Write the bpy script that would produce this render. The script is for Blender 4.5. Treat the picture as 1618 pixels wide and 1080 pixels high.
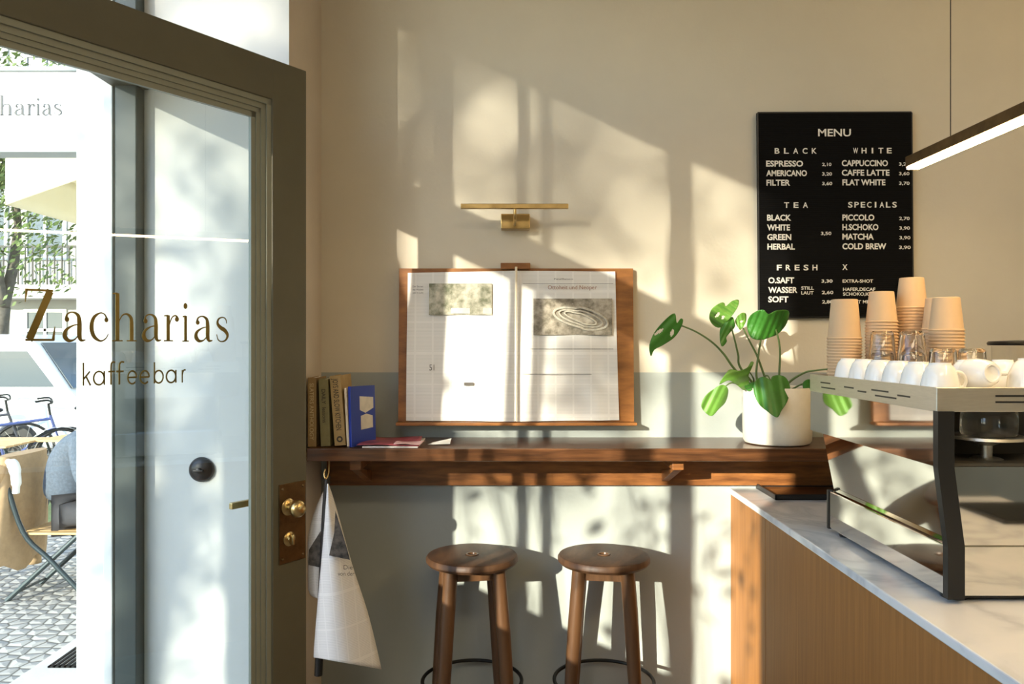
import bpy, bmesh, math, random
from mathutils import Vector, Matrix, geometry as mgeo
random.seed(11)
for o in list(bpy.data.objects): bpy.data.objects.remove(o)
S = bpy.context.scene
COL = S.collection
PI = math.pi
# ------------------------------------------------------------------ camera, world, sun, exposure
EYE, F = 1.45, 1258.4
cd = bpy.data.cameras.new('camera'); cam = bpy.data.objects.new('camera', cd); COL.objects.link(cam)
cd.sensor_width = 36; cd.lens = 28; cd.clip_start = .02; cd.clip_end = 300
cam.location = (0, 0, EYE); cam.rotation_euler = (PI/2, 0, 0); S.camera = cam

w = bpy.data.worlds.new('sky'); S.world = w; w.use_nodes = True
wn = w.node_tree; bg = wn.nodes['Background']
sky = wn.nodes.new('ShaderNodeTexSky'); sky.sky_type = 'NISHITA'; sky.sun_disc = False
sky.sun_elevation = math.radians(38); sky.sun_rotation = math.radians(215); sky.air_density = 1.0; sky.dust_density = .4; sky.ozone_density = 1.6
wn.links.new(sky.outputs[0], bg.inputs[0]); bg.inputs[1].default_value = 0.42

SUN_DIR = Vector((.66, 1.0, -.305)).normalized()
sd = bpy.data.lights.new('sun', 'SUN'); sun = bpy.data.objects.new('sun', sd); COL.objects.link(sun)
sd.energy = 8.3; sd.angle = math.radians(.53); sd.color = (1.0, .90, .74)
sun.rotation_euler = SUN_DIR.to_track_quat('-Z', 'Y').to_euler(); sun.location = (-6, -6, 6)

def area(name, loc, rot, sx, sy, watts, col):
    l = bpy.data.lights.new(name, 'AREA'); l.shape = 'RECTANGLE'; l.size = sx; l.size_y = sy; l.energy = watts; l.color = col
    o = bpy.data.objects.new(name, l); COL.objects.link(o); o.location = loc; o.rotation_euler = rot
    return o
# added fill lamps without fixtures, under the ceiling behind and beside the camera
area('fill_light_rear', (.2, -1.0, 3.4), (0, 0, 0), 1.6, .5, 25, (1.0, .82, .56))
area('fill_light_counter', (2.1, 1.4, 3.4), (0, 0, 0), .5, 1.6, 8, (1.0, .72, .40))
S.view_settings.view_transform = 'Standard'; S.view_settings.look = 'None'
S.view_settings.exposure = 0.8; S.view_settings.gamma = 1.0; S.view_settings.use_curve_mapping = False

# ------------------------------------------------------------------ helpers
def px(u, v, y):                      # a point of the place, at depth y
    return Vector(((u-809)/F*y, y, EYE-(v-540)/F*y))

def mat(name, col, rough=.5, metal=0.0, var=0.0, scale=8.0, bump=0.0, bscale=60.0, spec=None, stretch=None, col2=None, trans=0.0, ior=1.45, emit=None, estr=0.0, coat=0.0, sub=0.0):
    m = bpy.data.materials.new(name); m.use_nodes = True
    nt = m.node_tree; b = nt.nodes['Principled BSDF']
    b.inputs['Base Color'].default_value = (*col, 1); b.inputs['Roughness'].default_value = rough; b.inputs['Metallic'].default_value = metal
    b.inputs['IOR'].default_value = ior; b.inputs['Transmission Weight'].default_value = trans; b.inputs['Coat Weight'].default_value = coat
    if sub: b.inputs['Subsurface Weight'].default_value = sub; b.inputs['Subsurface Radius'].default_value = (.02, .02, .01)
    if spec is not None: b.inputs['Specular IOR Level'].default_value = spec
    if emit: b.inputs['Emission Color'].default_value = (*emit, 1); b.inputs['Emission Strength'].default_value = estr
    tc = nt.nodes.new('ShaderNodeTexCoord'); mp = nt.nodes.new('ShaderNodeMapping'); nt.links.new(tc.outputs['Object'], mp.inputs[0])
    if stretch: mp.inputs['Scale'].default_value = stretch
    if var or col2:
        n = nt.nodes.new('ShaderNodeTexNoise'); n.inputs['Scale'].default_value = scale; n.inputs['Detail'].default_value = 6; n.inputs['Roughness'].default_value = .6
        r = nt.nodes.new('ShaderNodeValToRGB'); nt.links.new(mp.outputs[0], n.inputs['Vector']); nt.links.new(n.outputs[0], r.inputs[0])
        c2 = col2 if col2 else tuple(c*(1-var) for c in col)
        r.color_ramp.elements[0].position = .35; r.color_ramp.elements[1].position = .65
        r.color_ramp.elements[0].color = (*c2, 1); r.color_ramp.elements[1].color = (*col, 1)
        nt.links.new(r.outputs[0], b.inputs['Base Color'])
    if bump:
        n2 = nt.nodes.new('ShaderNodeTexNoise'); n2.inputs['Scale'].default_value = bscale; n2.inputs['Detail'].default_value = 4
        bp = nt.nodes.new('ShaderNodeBump'); bp.inputs['Strength'].default_value = bump; bp.inputs['Distance'].default_value = .01
        nt.links.new(mp.outputs[0], n2.inputs['Vector']); nt.links.new(n2.outputs[0], bp.inputs['Height']); nt.links.new(bp.outputs[0], b.inputs['Normal'])
    return m

def pane_mat(name, tint=(1, 1, 1), base=.04):
    m = bpy.data.materials.new(name); m.use_nodes = True; nt = m.node_tree; nt.nodes.clear()
    out = nt.nodes.new('ShaderNodeOutputMaterial'); mix = nt.nodes.new('ShaderNodeMixShader')
    t = nt.nodes.new('ShaderNodeBsdfTransparent'); t.inputs[0].default_value = (*tint, 1)
    g = nt.nodes.new('ShaderNodeBsdfGlossy'); g.inputs['Roughness'].default_value = 0.0
    lw = nt.nodes.new('ShaderNodeLayerWeight'); lw.inputs[0].default_value = .5
    p = nt.nodes.new('ShaderNodeMath'); p.operation = 'POWER'; p.inputs[1].default_value = 5
    a = nt.nodes.new('ShaderNodeMath'); a.operation = 'MULTIPLY_ADD'; a.inputs[1].default_value = .9; a.inputs[2].default_value = base
    nt.links.new(lw.outputs['Facing'], p.inputs[0]); nt.links.new(p.outputs[0], a.inputs[0]); nt.links.new(a.outputs[0], mix.inputs[0])
    nt.links.new(t.outputs[0], mix.inputs[1]); nt.links.new(g.outputs[0], mix.inputs[2]); nt.links.new(mix.outputs[0], out.inputs[0])
    return m

class MB:
    def __init__(s): s.v = []; s.f = []; s.m = []
    def add(s, vs, fs, mi=0, T=None):
        k = len(s.v); s.v += [T @ Vector(v) if T else Vector(v) for v in vs]
        s.f += [tuple(i+k for i in f) for f in fs]; s.m += [mi]*len(fs); return s
    def box(s, x0, x1, y0, y1, z0, z1, mi=0, T=None):
        vs = [(x, y, z) for x in (x0, x1) for y in (y0, y1) for z in (z0, z1)]
        return s.add(vs, [(0, 1, 3, 2), (4, 6, 7, 5), (0, 4, 5, 1), (2, 3, 7, 6), (0, 2, 6, 4), (1, 5, 7, 3)], mi, T)
    def bbox(s, x0, x1, y0, y1, z0, z1, r=.004, mi=0, T=None, seg=2):    # box with rounded edges
        bm = bmesh.new(); bmesh.ops.create_cube(bm, size=1)
        bmesh.ops.scale(bm, vec=(x1-x0, y1-y0, z1-z0), verts=bm.verts); bmesh.ops.translate(bm, vec=((x0+x1)/2, (y0+y1)/2, (z0+z1)/2), verts=bm.verts)
        bmesh.ops.bevel(bm, geom=bm.edges[:], offset=r, segments=seg, affect='EDGES', profile=.5)
        bm.verts.index_update(); vs = [v.co.copy() for v in bm.verts]; fs = [tuple(v.index for v in f.verts) for f in bm.faces]; bm.free()
        return s.add(vs, fs, mi, T)
    def tube(s, pts, r, n=10, mi=0, caps=True, closed=False, T=None):
        pts = [Vector(p) for p in pts]; N = len(pts); rs = r if isinstance(r, (list, tuple)) else [r]*N
        vs = []; up = None
        for i, p in enumerate(pts):
            if closed: t = (pts[(i+1) % N]-pts[i-1]).normalized()
            else: t = (pts[min(i+1, N-1)]-pts[max(i-1, 0)]).normalized()
            if up is None: up = t.orthogonal().normalized()
            else:
                up = up-t*up.dot(t); up = up.normalized() if up.length > 1e-6 else t.orthogonal().normalized()
            b = t.cross(up)
            for k in range(n):
                a = 2*PI*k/n; vs.append(p+(up*math.cos(a)+b*math.sin(a))*rs[i])
        fs = []
        for i in range(N if closed else N-1):
            j = (i+1) % N
            for k in range(n): fs.append((i*n+k, i*n+(k+1) % n, j*n+(k+1) % n, j*n+k))
        if caps and not closed: fs += [tuple(range(n-1, -1, -1)), tuple((N-1)*n+k for k in range(n))]
        return s.add(vs, fs, mi, T)
    def lathe(s, prof, c=(0, 0, 0), n=32, mi=0, T=None, caps=True):     # prof: (r, z)
        c = Vector(c); vs = []; fs = []
        for r, z in prof:
            for k in range(n): a = 2*PI*k/n; vs.append(c+Vector((r*math.cos(a), r*math.sin(a), z)))
        for i in range(len(prof)-1):
            for k in range(n): fs.append((i*n+k, i*n+(k+1) % n, (i+1)*n+(k+1) % n, (i+1)*n+k))
        if caps: fs += [tuple(range(n-1, -1, -1)), tuple((len(prof)-1)*n+k for k in range(n))]
        return s.add(vs, fs, mi, T)
    def prism(s, poly, d, mi=0, T=None):                                # polygon of 3-D points swept by d
        d = Vector(d); n = len(poly); vs = [Vector(p) for p in poly]+[Vector(p)+d for p in poly]
        fs = [tuple(range(n-1, -1, -1)), tuple(range(n, 2*n))]+[(i, (i+1) % n, n+(i+1) % n, n+i) for i in range(n)]
        return s.add(vs, fs, mi, T)
    def ball(s, c, r, mi=0, n=16, T=None, sc=(1, 1, 1)):
        c = Vector(c); prof = [(math.sin(PI*i/(n//2)), -math.cos(PI*i/(n//2))) for i in range(n//2+1)]
        vs = []; fs = []
        for rr, z in prof:
            rr = max(rr, 1e-4)
            for k in range(n): a = 2*PI*k/n; vs.append(c+Vector((rr*math.cos(a)*r*sc[0], rr*math.sin(a)*r*sc[1], z*r*sc[2])))
        for i in range(len(prof)-1):
            for k in range(n): fs.append((i*n+k, i*n+(k+1) % n, (i+1)*n+(k+1) % n, (i+1)*n+k))
        return s.add(vs, fs, mi, T)
    def grid(s, P, mi=0, T=None):                                       # P[i][j] points
        a, b = len(P), len(P[0])
        return s.add([p for row in P for p in row], [(i*b+j, i*b+j+1, (i+1)*b+j+1, (i+1)*b+j) for i in range(a-1) for j in range(b-1)], mi, T)
    def build(s, name, mats, parent=None, smooth=False, solid=0.0, subd=0, fix=True):
        me = bpy.data.meshes.new(name); off = wloc(parent)
        Mi = off.inverted()
        me.from_pydata([tuple(Mi @ v) for v in s.v], [], s.f)
        if not isinstance(mats, (list, tuple)): mats = [mats]
        for m in mats: me.materials.append(m)
        for p, i in zip(me.polygons, s.m): p.material_index = i
        if fix:
            bm = bmesh.new(); bm.from_mesh(me); bmesh.ops.recalc_face_normals(bm, faces=bm.faces[:]); bm.to_mesh(me); bm.free()
        if smooth is True: me.polygons.foreach_set('use_smooth', [True]*len(me.polygons))
        elif smooth:
            me.polygons.foreach_set('use_smooth', [True]*len(me.polygons)); me.set_sharp_from_angle(angle=math.radians(smooth))
        me.update(); o = bpy.data.objects.new(name, me); COL.objects.link(o); o.parent = parent
        if solid: md = o.modifiers.new('thickness', 'SOLIDIFY'); md.thickness = solid; md.offset = 0
        if subd: md = o.modifiers.new('smooth', 'SUBSURF'); md.levels = subd; md.render_levels = subd
        return o

def wloc(o):
    M = Matrix.Identity(4)
    while o is not None:
        M = o.matrix_basis @ M; o = o.parent
    return M
def tag(o, label=None, cat=None, group=None, kind=None):
    if label: o['label'] = label
    if cat: o['category'] = cat
    if group: o['group'] = group
    if kind: o['kind'] = kind
    return o
def thing(name, label, cat, loc=(0, 0, 0), rz=0.0, group=None, kind=None):
    o = bpy.data.objects.new(name, None); COL.objects.link(o); o.location = loc; o.rotation_euler = (0, 0, rz); o.empty_display_size = .05
    return tag(o, label, cat, group, kind)
def children(o): return [c for c in bpy.data.objects if c.parent == o]
def copy_tree(o, parent=None):
    c = o.copy(); COL.objects.link(c); c.parent = parent
    for ch in children(o): copy_tree(ch, c)
    return c
def crv(pts, n=8, closed=False):                                        # smooth curve through points
    pts = [Vector(p) for p in pts]; N = len(pts); out = []
    for i in range(N if closed else N-1):
        g = (lambda k: pts[k % N]) if closed else (lambda k: pts[max(0, min(N-1, k))])
        p0, p1, p2, p3 = g(i-1), g(i), g(i+1), g(i+2)
        for k in range(n):
            t = k/n; out.append(.5*((2*p1)+(p2-p0)*t+(2*p0-5*p1+4*p2-p3)*t*t+(3*p1-p0-3*p2+p3)*t**3))
    if not closed: out.append(pts[-1])
    return out
ORD = ['topmost', 'second', 'third', 'fourth', 'fifth', 'sixth', 'seventh', 'eighth', 'ninth', 'tenth', 'eleventh', 'twelfth', 'thirteenth', 'fourteenth', 'fifteenth', 'sixteenth',
       'seventeenth', 'eighteenth', 'nineteenth', 'twentieth', 'twenty-first', 'twenty-second', 'twenty-third', 'twenty-fourth', 'twenty-fifth', 'twenty-sixth', 'twenty-seventh']

_tc = bpy.data.curves.new('letters', 'FONT'); _to = bpy.data.objects.new('letters', _tc)
def text_verts(body, offset=.0, spacing=1.0):                           # flat letter outlines filled, unit size
    _tc.body = body; _tc.size = 1; _tc.offset = offset; _tc.space_character = spacing; _tc.resolution_u = 3
    me = bpy.data.meshes.new_from_object(_to); vs = [v.co.copy() for v in me.vertices]; fs = [tuple(p.vertices) for p in me.polygons]
    bpy.data.meshes.remove(me)
    if not vs: return [], []
    x0 = min(v.x for v in vs); x1 = max(v.x for v in vs)
    return [Vector(((v.x-x0)/(x1-x0), v.y/.729, 0)) for v in vs], fs    # x 0..1, cap height 1
def put_text(mb, body, x0, x1, zb, cap, y, offset=.0, mi=0, spacing=1.0, T=None):   # on a plane facing the camera (-y)
    vs, fs = text_verts(body, offset, spacing)
    mb.add([(x0+v.x*(x1-x0), y, zb+v.y*cap) for v in vs], fs, mi, T)

# ------------------------------------------------------------------ materials
WALLW = mat('warm_white_paint', (.68, .62, .50), .85, var=.05, scale=3, bump=.06, bscale=90)
DADO = mat('sage_grey_paint', (.37, .40, .375), .55, var=.05, scale=3, bump=.05, bscale=90)
TAUPE = mat('taupe_plaster', (.62, .54, .44), .9, var=.06, scale=4, bump=.05)
REVEAL = mat('white_plaster', (.76, .755, .72), .85, var=.03, scale=4, bump=.04)
OLIVE = mat('dark_olive_paint', (.108, .098, .062), .5, var=.1, scale=6, bump=.04, bscale=140)
OLIVE2 = mat('olive_moulding_paint', (.24, .245, .19), .4, var=.08, scale=6)
JAMBP = mat('grey_green_frame_paint', (.060, .074, .066), .5, var=.1, scale=6)
GLASS = pane_mat('window_glass', (.93, .97, .96))
GLASS2 = pane_mat('door_glass', (.70, .78, .78), .09)
GOLD = mat('gold_leaf', (.22, .165, .055), .30, 1.0, var=.25, scale=14)
BRASS = mat('aged_brass', (.62, .45, .2), .28, 1.0, var=.25, scale=20)
BRASSD = mat('dark_brass_plate', (.16, .10, .045), .38, .9, var=.35, scale=25)
BLK = mat('black_plastic', (.012, .012, .012), .35)
BLKM = mat('black_metal', (.015, .016, .016), .45, .6)
STEEL = mat('mirror_steel', (.80, .78, .73), .045, 1.0)
STEELB = mat('brushed_steel', (.70, .67, .60), .42, 1.0, var=.1, scale=30, stretch=(1, 1, 20))
DARKIN = mat('dark_interior', (.05, .045, .035), .5)
def wood(name, c1, c2, rough=.4, stretch=(1.2, 14, 14), scale=4, coat=0.0, bump=.05):
    return mat(name, c1, rough, col2=c2, scale=scale, stretch=stretch, bump=bump, bscale=scale*3, coat=coat)
WALNUT = wood('dark_walnut_top', (.125, .05, .018), (.05, .020, .008), .28, (1.2, 16, 16), coat=.15)
WALNUTF = wood('walnut_apron', (.30, .115, .030), (.13, .046, .012), .42, (1.4, 16, 10))
BOARDW = wood('honey_walnut_board', (.34, .135, .032), (.20, .075, .018), .45, (2, 16, 8))
OAK = wood('oiled_oak_front', (.38, .160, .038), (.30, .122, .028), .52, (26, 26, 1.0), 3)
STOOLW = wood('dark_stool_beech', (.085, .040, .017), (.045, .020, .009), .50, (12, 4, 4), 3)
LEGW = wood('stool_leg_beech', (.125, .060, .026), (.075, .036, .016), .34, (14, 14, 1.6), 3)
MARBLE = bpy.data.materials.new('white_marble'); MARBLE.use_nodes = True
def _marble():
    nt = MARBLE.node_tree; b = nt.nodes['Principled BSDF']; b.inputs['Roughness'].default_value = .12
    tc = nt.nodes.new('ShaderNodeTexCoord'); n = nt.nodes.new('ShaderNodeTexNoise'); n.inputs['Scale'].default_value = 2.2; n.inputs['Detail'].default_value = 8; n.inputs['Distortion'].default_value = 1.4
    r = nt.nodes.new('ShaderNodeValToRGB'); e = r.color_ramp.elements
    e[0].position = .40; e[0].color = (.78, .78, .77, 1); e[1].position = .62; e[1].color = (.80, .79, .77, 1)
    k = e.new(.50); k.color = (.60, .605, .61, 1); k = e.new(.45); k.color = (.74, .74, .73, 1); k = e.new(.56); k.color = (.75, .75, .74, 1)
    nt.links.new(tc.outputs['Object'], n.inputs[0]); nt.links.new(n.outputs[0], r.inputs[0]); nt.links.new(r.outputs[0], b.inputs[0])
_marble()
PAPER = mat('paper_white', (.82, .80, .75), .8)
KRAFT = mat('kraft_cup', (.66, .47, .29), .75, var=.06, scale=12)
PORC = mat('white_porcelain', (.88, .88, .87), .12, coat=.4)
TUMB = mat('clear_glass', (1, 1, 1), .0, trans=1.0, ior=1.45)
CERAM = mat('cream_ceramic', (.74, .68, .56), .6, var=.12, scale=9, bump=.08, bscale=30)
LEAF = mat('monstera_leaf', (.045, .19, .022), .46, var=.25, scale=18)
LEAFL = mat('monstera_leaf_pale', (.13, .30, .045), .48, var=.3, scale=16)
STEM = mat('monstera_stem', (.10, .16, .05), .5)
SOIL = mat('potting_soil', (.03, .02, .012), .95, var=.5, scale=60, bump=.5)
TREELEAF = mat('linden_leaf', (.14, .20, .055), .6, var=.35, scale=3)
BARK = mat('grey_bark', (.16, .14, .11), .9, var=.4, scale=14, bump=.4, bscale=20)
def news_mat(name, base=(.80, .78, .74), ink=.55):
    m = bpy.data.materials.new(name); m.use_nodes = True; nt = m.node_tree; b = nt.nodes['Principled BSDF']; b.inputs['Roughness'].default_value = .85
    tc = nt.nodes.new('ShaderNodeTexCoord'); sx = nt.nodes.new('ShaderNodeSeparateXYZ'); nt.links.new(tc.outputs['UV'], sx.inputs[0])
    def M(op, a, c=None):
        n = nt.nodes.new('ShaderNodeMath'); n.operation = op
        for i, q in enumerate((a, c)):
            if q is None: continue
            if isinstance(q, (int, float)): n.inputs[i].default_value = q
            else: nt.links.new(q, n.inputs[i])
        return n.outputs[0]
    u, v = sx.outputs[0], sx.outputs[1]                                 # metres on the sheet
    col = M('LESS_THAN', M('FRACT', M('DIVIDE', u, .066)), .90)
    ln = M('LESS_THAN', M('FRACT', M('DIVIDE', v, .0052)), .55)
    no = nt.nodes.new('ShaderNodeTexNoise'); no.inputs['Scale'].default_value = 9; mp = nt.nodes.new('ShaderNodeMapping'); mp.inputs['Scale'].default_value = (1, 1.6, 1)
    nt.links.new(tc.outputs['UV'], mp.inputs[0]); nt.links.new(mp.outputs[0], no.inputs[0])
    blk = M('GREATER_THAN', no.outputs[0], .43)
    brk = M('GREATER_THAN', M('FRACT', M('DIVIDE', v, .117)), .07)
    mask = M('MULTIPLY', M('MULTIPLY', col, ln), brk)
    mx = nt.nodes.new('ShaderNodeMix'); mx.data_type = 'RGBA'
    nt.links.new(M('MULTIPLY', mask, ink), mx.inputs[0]); mx.inputs[6].default_value = (*base, 1); mx.inputs[7].default_value = (.25, .24, .22, 1)
    nt.links.new(mx.outputs[2], b.inputs[0]); return m
NEWS = news_mat('newsprint', ink=.20)
def set_uv(o, fn):
    uv = o.data.uv_layers.new(name='sheet')
    for l in o.data.loops:
        uv.data[l.index].uv = fn(o.data.vertices[l.vertex_index].co)
# ------------------------------------------------------------------ the room
WY = 3.04                                                               # back wall
XI, XF, XO = -.728, -1.235, -1.41                                       # facade: inner face, window frames, outer face
YJ, YN = 2.60, -.72                                                     # shopfront opening, from the corner pier to the near pier
RX, RY, CZ = 3.3, -3.6, 3.5
DZ = 1.334
def struct(name, mb, m, **k): o = mb.build(name, m, **k); o['kind'] = 'structure'; return o
b = MB(); b.box(XI, RX, WY, WY+.2, DZ, CZ, 0); b.box(XI, RX, WY, WY+.2, 0, DZ, 1); struct('wall_back', b, [WALLW, DADO])
b = MB(); b.box(RX, RX+.2, RY, WY+.2, DZ, CZ, 0); b.box(RX, RX+.2, RY, WY+.2, 0, DZ, 1); struct('wall_right', b, [WALLW, DADO])
b = MB(); b.box(XO, RX+.2, RY-.2, RY, DZ, CZ, 0); b.box(XO, RX+.2, RY-.2, RY, 0, DZ, 1); struct('wall_rear', b, [WALLW, DADO])
b = MB()
b.box(XO, XI, YJ, WY+.2, -.3, CZ)                                       # corner pier
b.box(XO, XI, RY, YN, -.3, CZ); b.box(XO, XI, YN, YJ, 3.10, CZ)         # near pier, lintel wall
b.box(XO, XI-.3, YN, 1.53, -.3, .93)                                    # low wall under the windows
wl = struct('wall_left', b, [TAUPE, REVEAL])
for p in wl.data.polygons: p.material_index = 0 if p.normal.x > .9 and p.center.x > XI-.01 else 1
b = MB(); b.box(XO, RX+.2, RY-.2, WY+.2, CZ, CZ+.15); struct('ceiling', b, REVEAL)
# tiled floor
FL = bpy.data.materials.new('checker_tile'); FL.use_nodes = True
_n = FL.node_tree; _c = _n.nodes.new('ShaderNodeTexChecker'); _c.inputs['Scale'].default_value = 5; _c.inputs[1].default_value = (.34, .33, .30, 1); _c.inputs[2].default_value = (.24, .24, .23, 1)
_t = _n.nodes.new('ShaderNodeTexCoord'); _mp = _n.nodes.new('ShaderNodeMapping'); _mp.inputs['Rotation'].default_value = (0, 0, PI/4); _n.links.new(_t.outputs['Object'], _mp.inputs[0]); _n.links.new(_mp.outputs[0], _c.inputs[0])
_n.links.new(_c.outputs[0], _n.nodes['Principled BSDF'].inputs[0]); _n.nodes['Principled BSDF'].inputs['Roughness'].default_value = .3
b = MB(); b.box(XO, RX+.2, RY-.2, WY+.2, -.25, 0); struct('floor', b, FL)

# shopfront frame: posts, transom, fanlight panes
w1 = thing('window_1', None, None, (XF, 1.2, 0), kind='structure')
w1['label'] = 'dark olive shopfront frame with fanlight above the open door'
def post(y0, y1, z0=0.0, z1=3.1, name='post'):
    h = .035 if y0 > 2 else .02 if y1-y0 > .045 else .012
    m = MB(); m.bbox(XF-h, XF+h, y0, y1, z0, z1, .004); return m.build(name, JAMBP, w1)
POSTS = [(2.545, 2.605), (1.53, 1.586), (1.091, 1.129), (.952, .990), (.14, .243), (-.72, -.66)]
for y0, y1 in POSTS: post(y0, y1, 0 if y0 > 1.5 else .93)
m = MB(); m.bbox(XF-.055, XF+.055, YN, YJ, 2.27, 2.42, .008); m.build('transom', OLIVE, w1)
m = MB(); m.bbox(XF-.04, XF+.04, YN, YJ, 3.04, 3.10, .005); m.build('head_rail', OLIVE, w1)
m = MB(); m.bbox(XF-.05, XF+.05, YN, 1.5, .93, 1.0, .005); m.build('sill_rail', OLIVE, w1)
for i in range(len(POSTS)-1):
    y0, y1 = POSTS[i+1][1], POSTS[i][0]
    m = MB(); m.add([(XF, y0, 2.42), (XF, y1, 2.42), (XF, y1, 3.04), (XF, y0, 3.04)], [(0, 1, 2, 3)]); m.build('pane', GLASS, w1)
    if i > 0:
        m = MB(); m.add([(XF, y0, 1.0), (XF, y1, 1.0), (XF, y1, 2.27), (XF, y0, 2.27)], [(0, 1, 2, 3)]); m.build('pane', GLASS, w1)
# white moulded outer strip beside the jamb
b = MB(); b.bbox(XO, XF-.045, 2.575, 2.61, -.2, 3.1, .004); b.bbox(XF-.075, XF-.045, 2.55, 2.6, -.2, 3.1, .004); struct('trim_1', b, REVEAL)

# ------------------------------------------------------------------ the door leaf, swung into the room
HG, FR = Vector((-1.25, 1.60, 0)), Vector((-.645, 2.50, 0))
LD = (FR-HG).length; TH = math.atan2(FR.y-HG.y, FR.x-HG.x)
dr = thing('door_1', None, None, HG, TH, kind='structure')
dr['label'] = 'open glazed shop door in dark olive with gold lettering and brass knob'
DT = wloc(dr)
S0, S1, GZ0, GZ1, DTOP = .13, .953, .36, 2.178, 2.30                    # panel opening along the leaf, leaf top
def dbuild(m, name, mt, parent=dr, **k):
    m.v = [DT @ v for v in m.v]; return m.build(name, mt, parent, **k)
m = MB()
m.bbox(0, S0, 0, .048, .02, DTOP, .003); m.bbox(S1, LD, 0, .048, .02, DTOP, .003)
m.bbox(S0-.002, S1+.002, 0, .048, GZ1, DTOP-.0005, .003); m.bbox(S0-.002, S1+.002, 0, .048, .0205, GZ0, .003)
dbuild(m, 'door_frame', OLIVE)
m = MB()                                                                # stepped glazing bead
for k, (d, y0, y1) in enumerate(((0, .006, .04), (.016, .012, .036), (.030, .016, .034), (.046, .02, .032))):
    wd = .0165
    m.box(S0+d, S0+d+wd, y0, y1, GZ0+d, GZ1-d); m.box(S1-d-wd, S1-d, y0, y1, GZ0+d, GZ1-d)
    m.box(S0+d, S1-d, y0, y1, GZ1-d-wd, GZ1-d+.0003); m.box(S0+d, S1-d, y0, y1, GZ0+d, GZ0+d+wd)
dbuild(m, 'glazing_bead', OLIVE2)
m = MB(); m.add([(S0+.05, .026, GZ0+.05), (S1-.05, .026, GZ0+.05), (S1-.05, .026, GZ1-.045), (S0+.05, .026, GZ1-.045)], [(0, 1, 2, 3)])
dbuild(m, 'glass_pane', GLASS2)
def on_door(u, v, yl=.026):                                             # where the sight line of (u, v) meets the leaf's own plane
    o = Vector((0, 0, EYE)); d = Vector(((u-809)/F, 1, -(v-540)/F)); Mi = DT.inverted()
    a = Mi @ o; e = Mi.to_3x3() @ d; t = (yl-a.y)/e.y; return a+e*t
# lettering built as pen strokes of changing width
def stroke(mb, pts, ws, x0, z0, sx, sz, y, n=7, smooth=True, th=.0012):
    P = [Vector((p[0], p[1], wv)) for p, wv in zip(pts, ws)]
    if smooth: P = crv(P, n)
    L, R = [], []
    for i, p in enumerate(P):
        a, c = P[max(0, i-1)], P[min(len(P)-1, i+1)]; t = Vector((c.x-a.x, c.y-a.y)); t = t.normalized() if t.length > 0 else Vector((1, 0))
        nx, nz = -t.y*p.z/2, t.x*p.z/2
        L.append((x0+(p.x+nx)*sx, y, z0+(p.y+nz)*sz)); R.append((x0+(p.x-nx)*sx, y, z0+(p.y-nz)*sz))
    k = len(L); vs = L+R+[(a, b_-th, c) for a, b_, c in L+R]
    fs = []
    for i in range(k-1):
        fs += [(i, i+1, k+i+1, k+i), (2*k+i, 3*k+i, 3*k+i+1, 2*k+i+1), (i, 2*k+i, 2*k+i+1, i+1), (k+i, k+i+1, 3*k+i+1, 3*k+i)]
    fs += [(0, k, 3*k, 2*k), (k-1, 3*k-1, 4*k-1, 2*k-1)]
    mb.add(vs, fs)
def dot(mb, c, r, x0, z0, sx, sz, y, th=.0012, n=16):
    mb.prism([(x0+(c[0]+r*math.cos(2*PI*k/n))*sx, y, z0+(c[1]+r*math.sin(2*PI*k/n))*sz) for k in range(n)], (0, -th, 0))
SERIF = {                                                               # x-height 1; (points, widths, smooth) and dots; last: width
 'Z': ([([(.10, 1.66), (1.22, 1.66)], [.075, .075], 0), ([(.10, 1.69), (.04, 1.26)], [.13, .03], 0), ([(1.10, 1.66), (.20, .04)], [.30, .30], 0),
        ([(.05, .038), (1.25, .038)], [.075, .075], 0), ([(1.22, .02), (1.30, .48)], [.14, .03], 0)], [], 1.34),
 'a': ([([(.16, .74), (.22, .92), (.42, .985), (.62, .88), (.67, .62), (.67, .20), (.74, .04), (.90, .05)], [.10, .06, .05, .12, .165, .165, .10, .04], 1),
        ([(.66, .58), (.42, .53), (.17, .38), (.12, .18), (.26, .03), (.48, .06), (.66, .24)], [.04, .05, .11, .165, .12, .05, .04], 1)], [((.20, .74), .085)], .92),
 'c': ([([(.80, .76), (.70, .93), (.50, .985), (.22, .82), (.12, .50), (.22, .18), (.50, .015), (.74, .10), (.86, .27)], [.09, .05, .05, .13, .175, .15, .07, .045, .03], 1)], [((.77, .75), .085)], .9),
 'h': ([([(.22, 1.70), (.22, 0)], [.16, .16], 0), ([(.02, 1.68), (.22, 1.70)], [.05, .06], 0), ([(.0, .022), (.44, .022)], [.045, .045], 0),
        ([(.28, .70), (.42, .92), (.62, .975), (.80, .84), (.83, .55), (.83, 0)], [.04, .05, .07, .13, .16, .16], 1), ([(.62, .022), (1.05, .022)], [.045, .045], 0)], [], 1.06),
 'r': ([([(.22, .98), (.22, 0)], [.16, .16], 0), ([(.02, .95), (.22, .97)], [.05, .06], 0), ([(.0, .022), (.46, .022)], [.045, .045], 0),
        ([(.28, .62), (.40, .88), (.56, .97), (.68, .92)], [.04, .05, .06, .08], 1)], [((.66, .84), .10)], .76),
 'i': ([([(.20, .98), (.20, 0)], [.16, .16], 0), ([(.02, .95), (.2, .97)], [.05, .06], 0), ([(.0, .022), (.40, .022)], [.045, .045], 0)], [((.19, 1.36), .115)], .42),
 's': ([([(.62, .74), (.56, .92), (.38, .98), (.18, .90), (.14, .72), (.30, .57), (.52, .46), (.66, .28), (.58, .09), (.36, .015), (.17, .09), (.09, .30)], [.03, .045, .05, .08, .12, .16, .165, .13, .08, .05, .045, .03], 1)], [], .74)}
yl = .024
m = MB()
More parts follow.
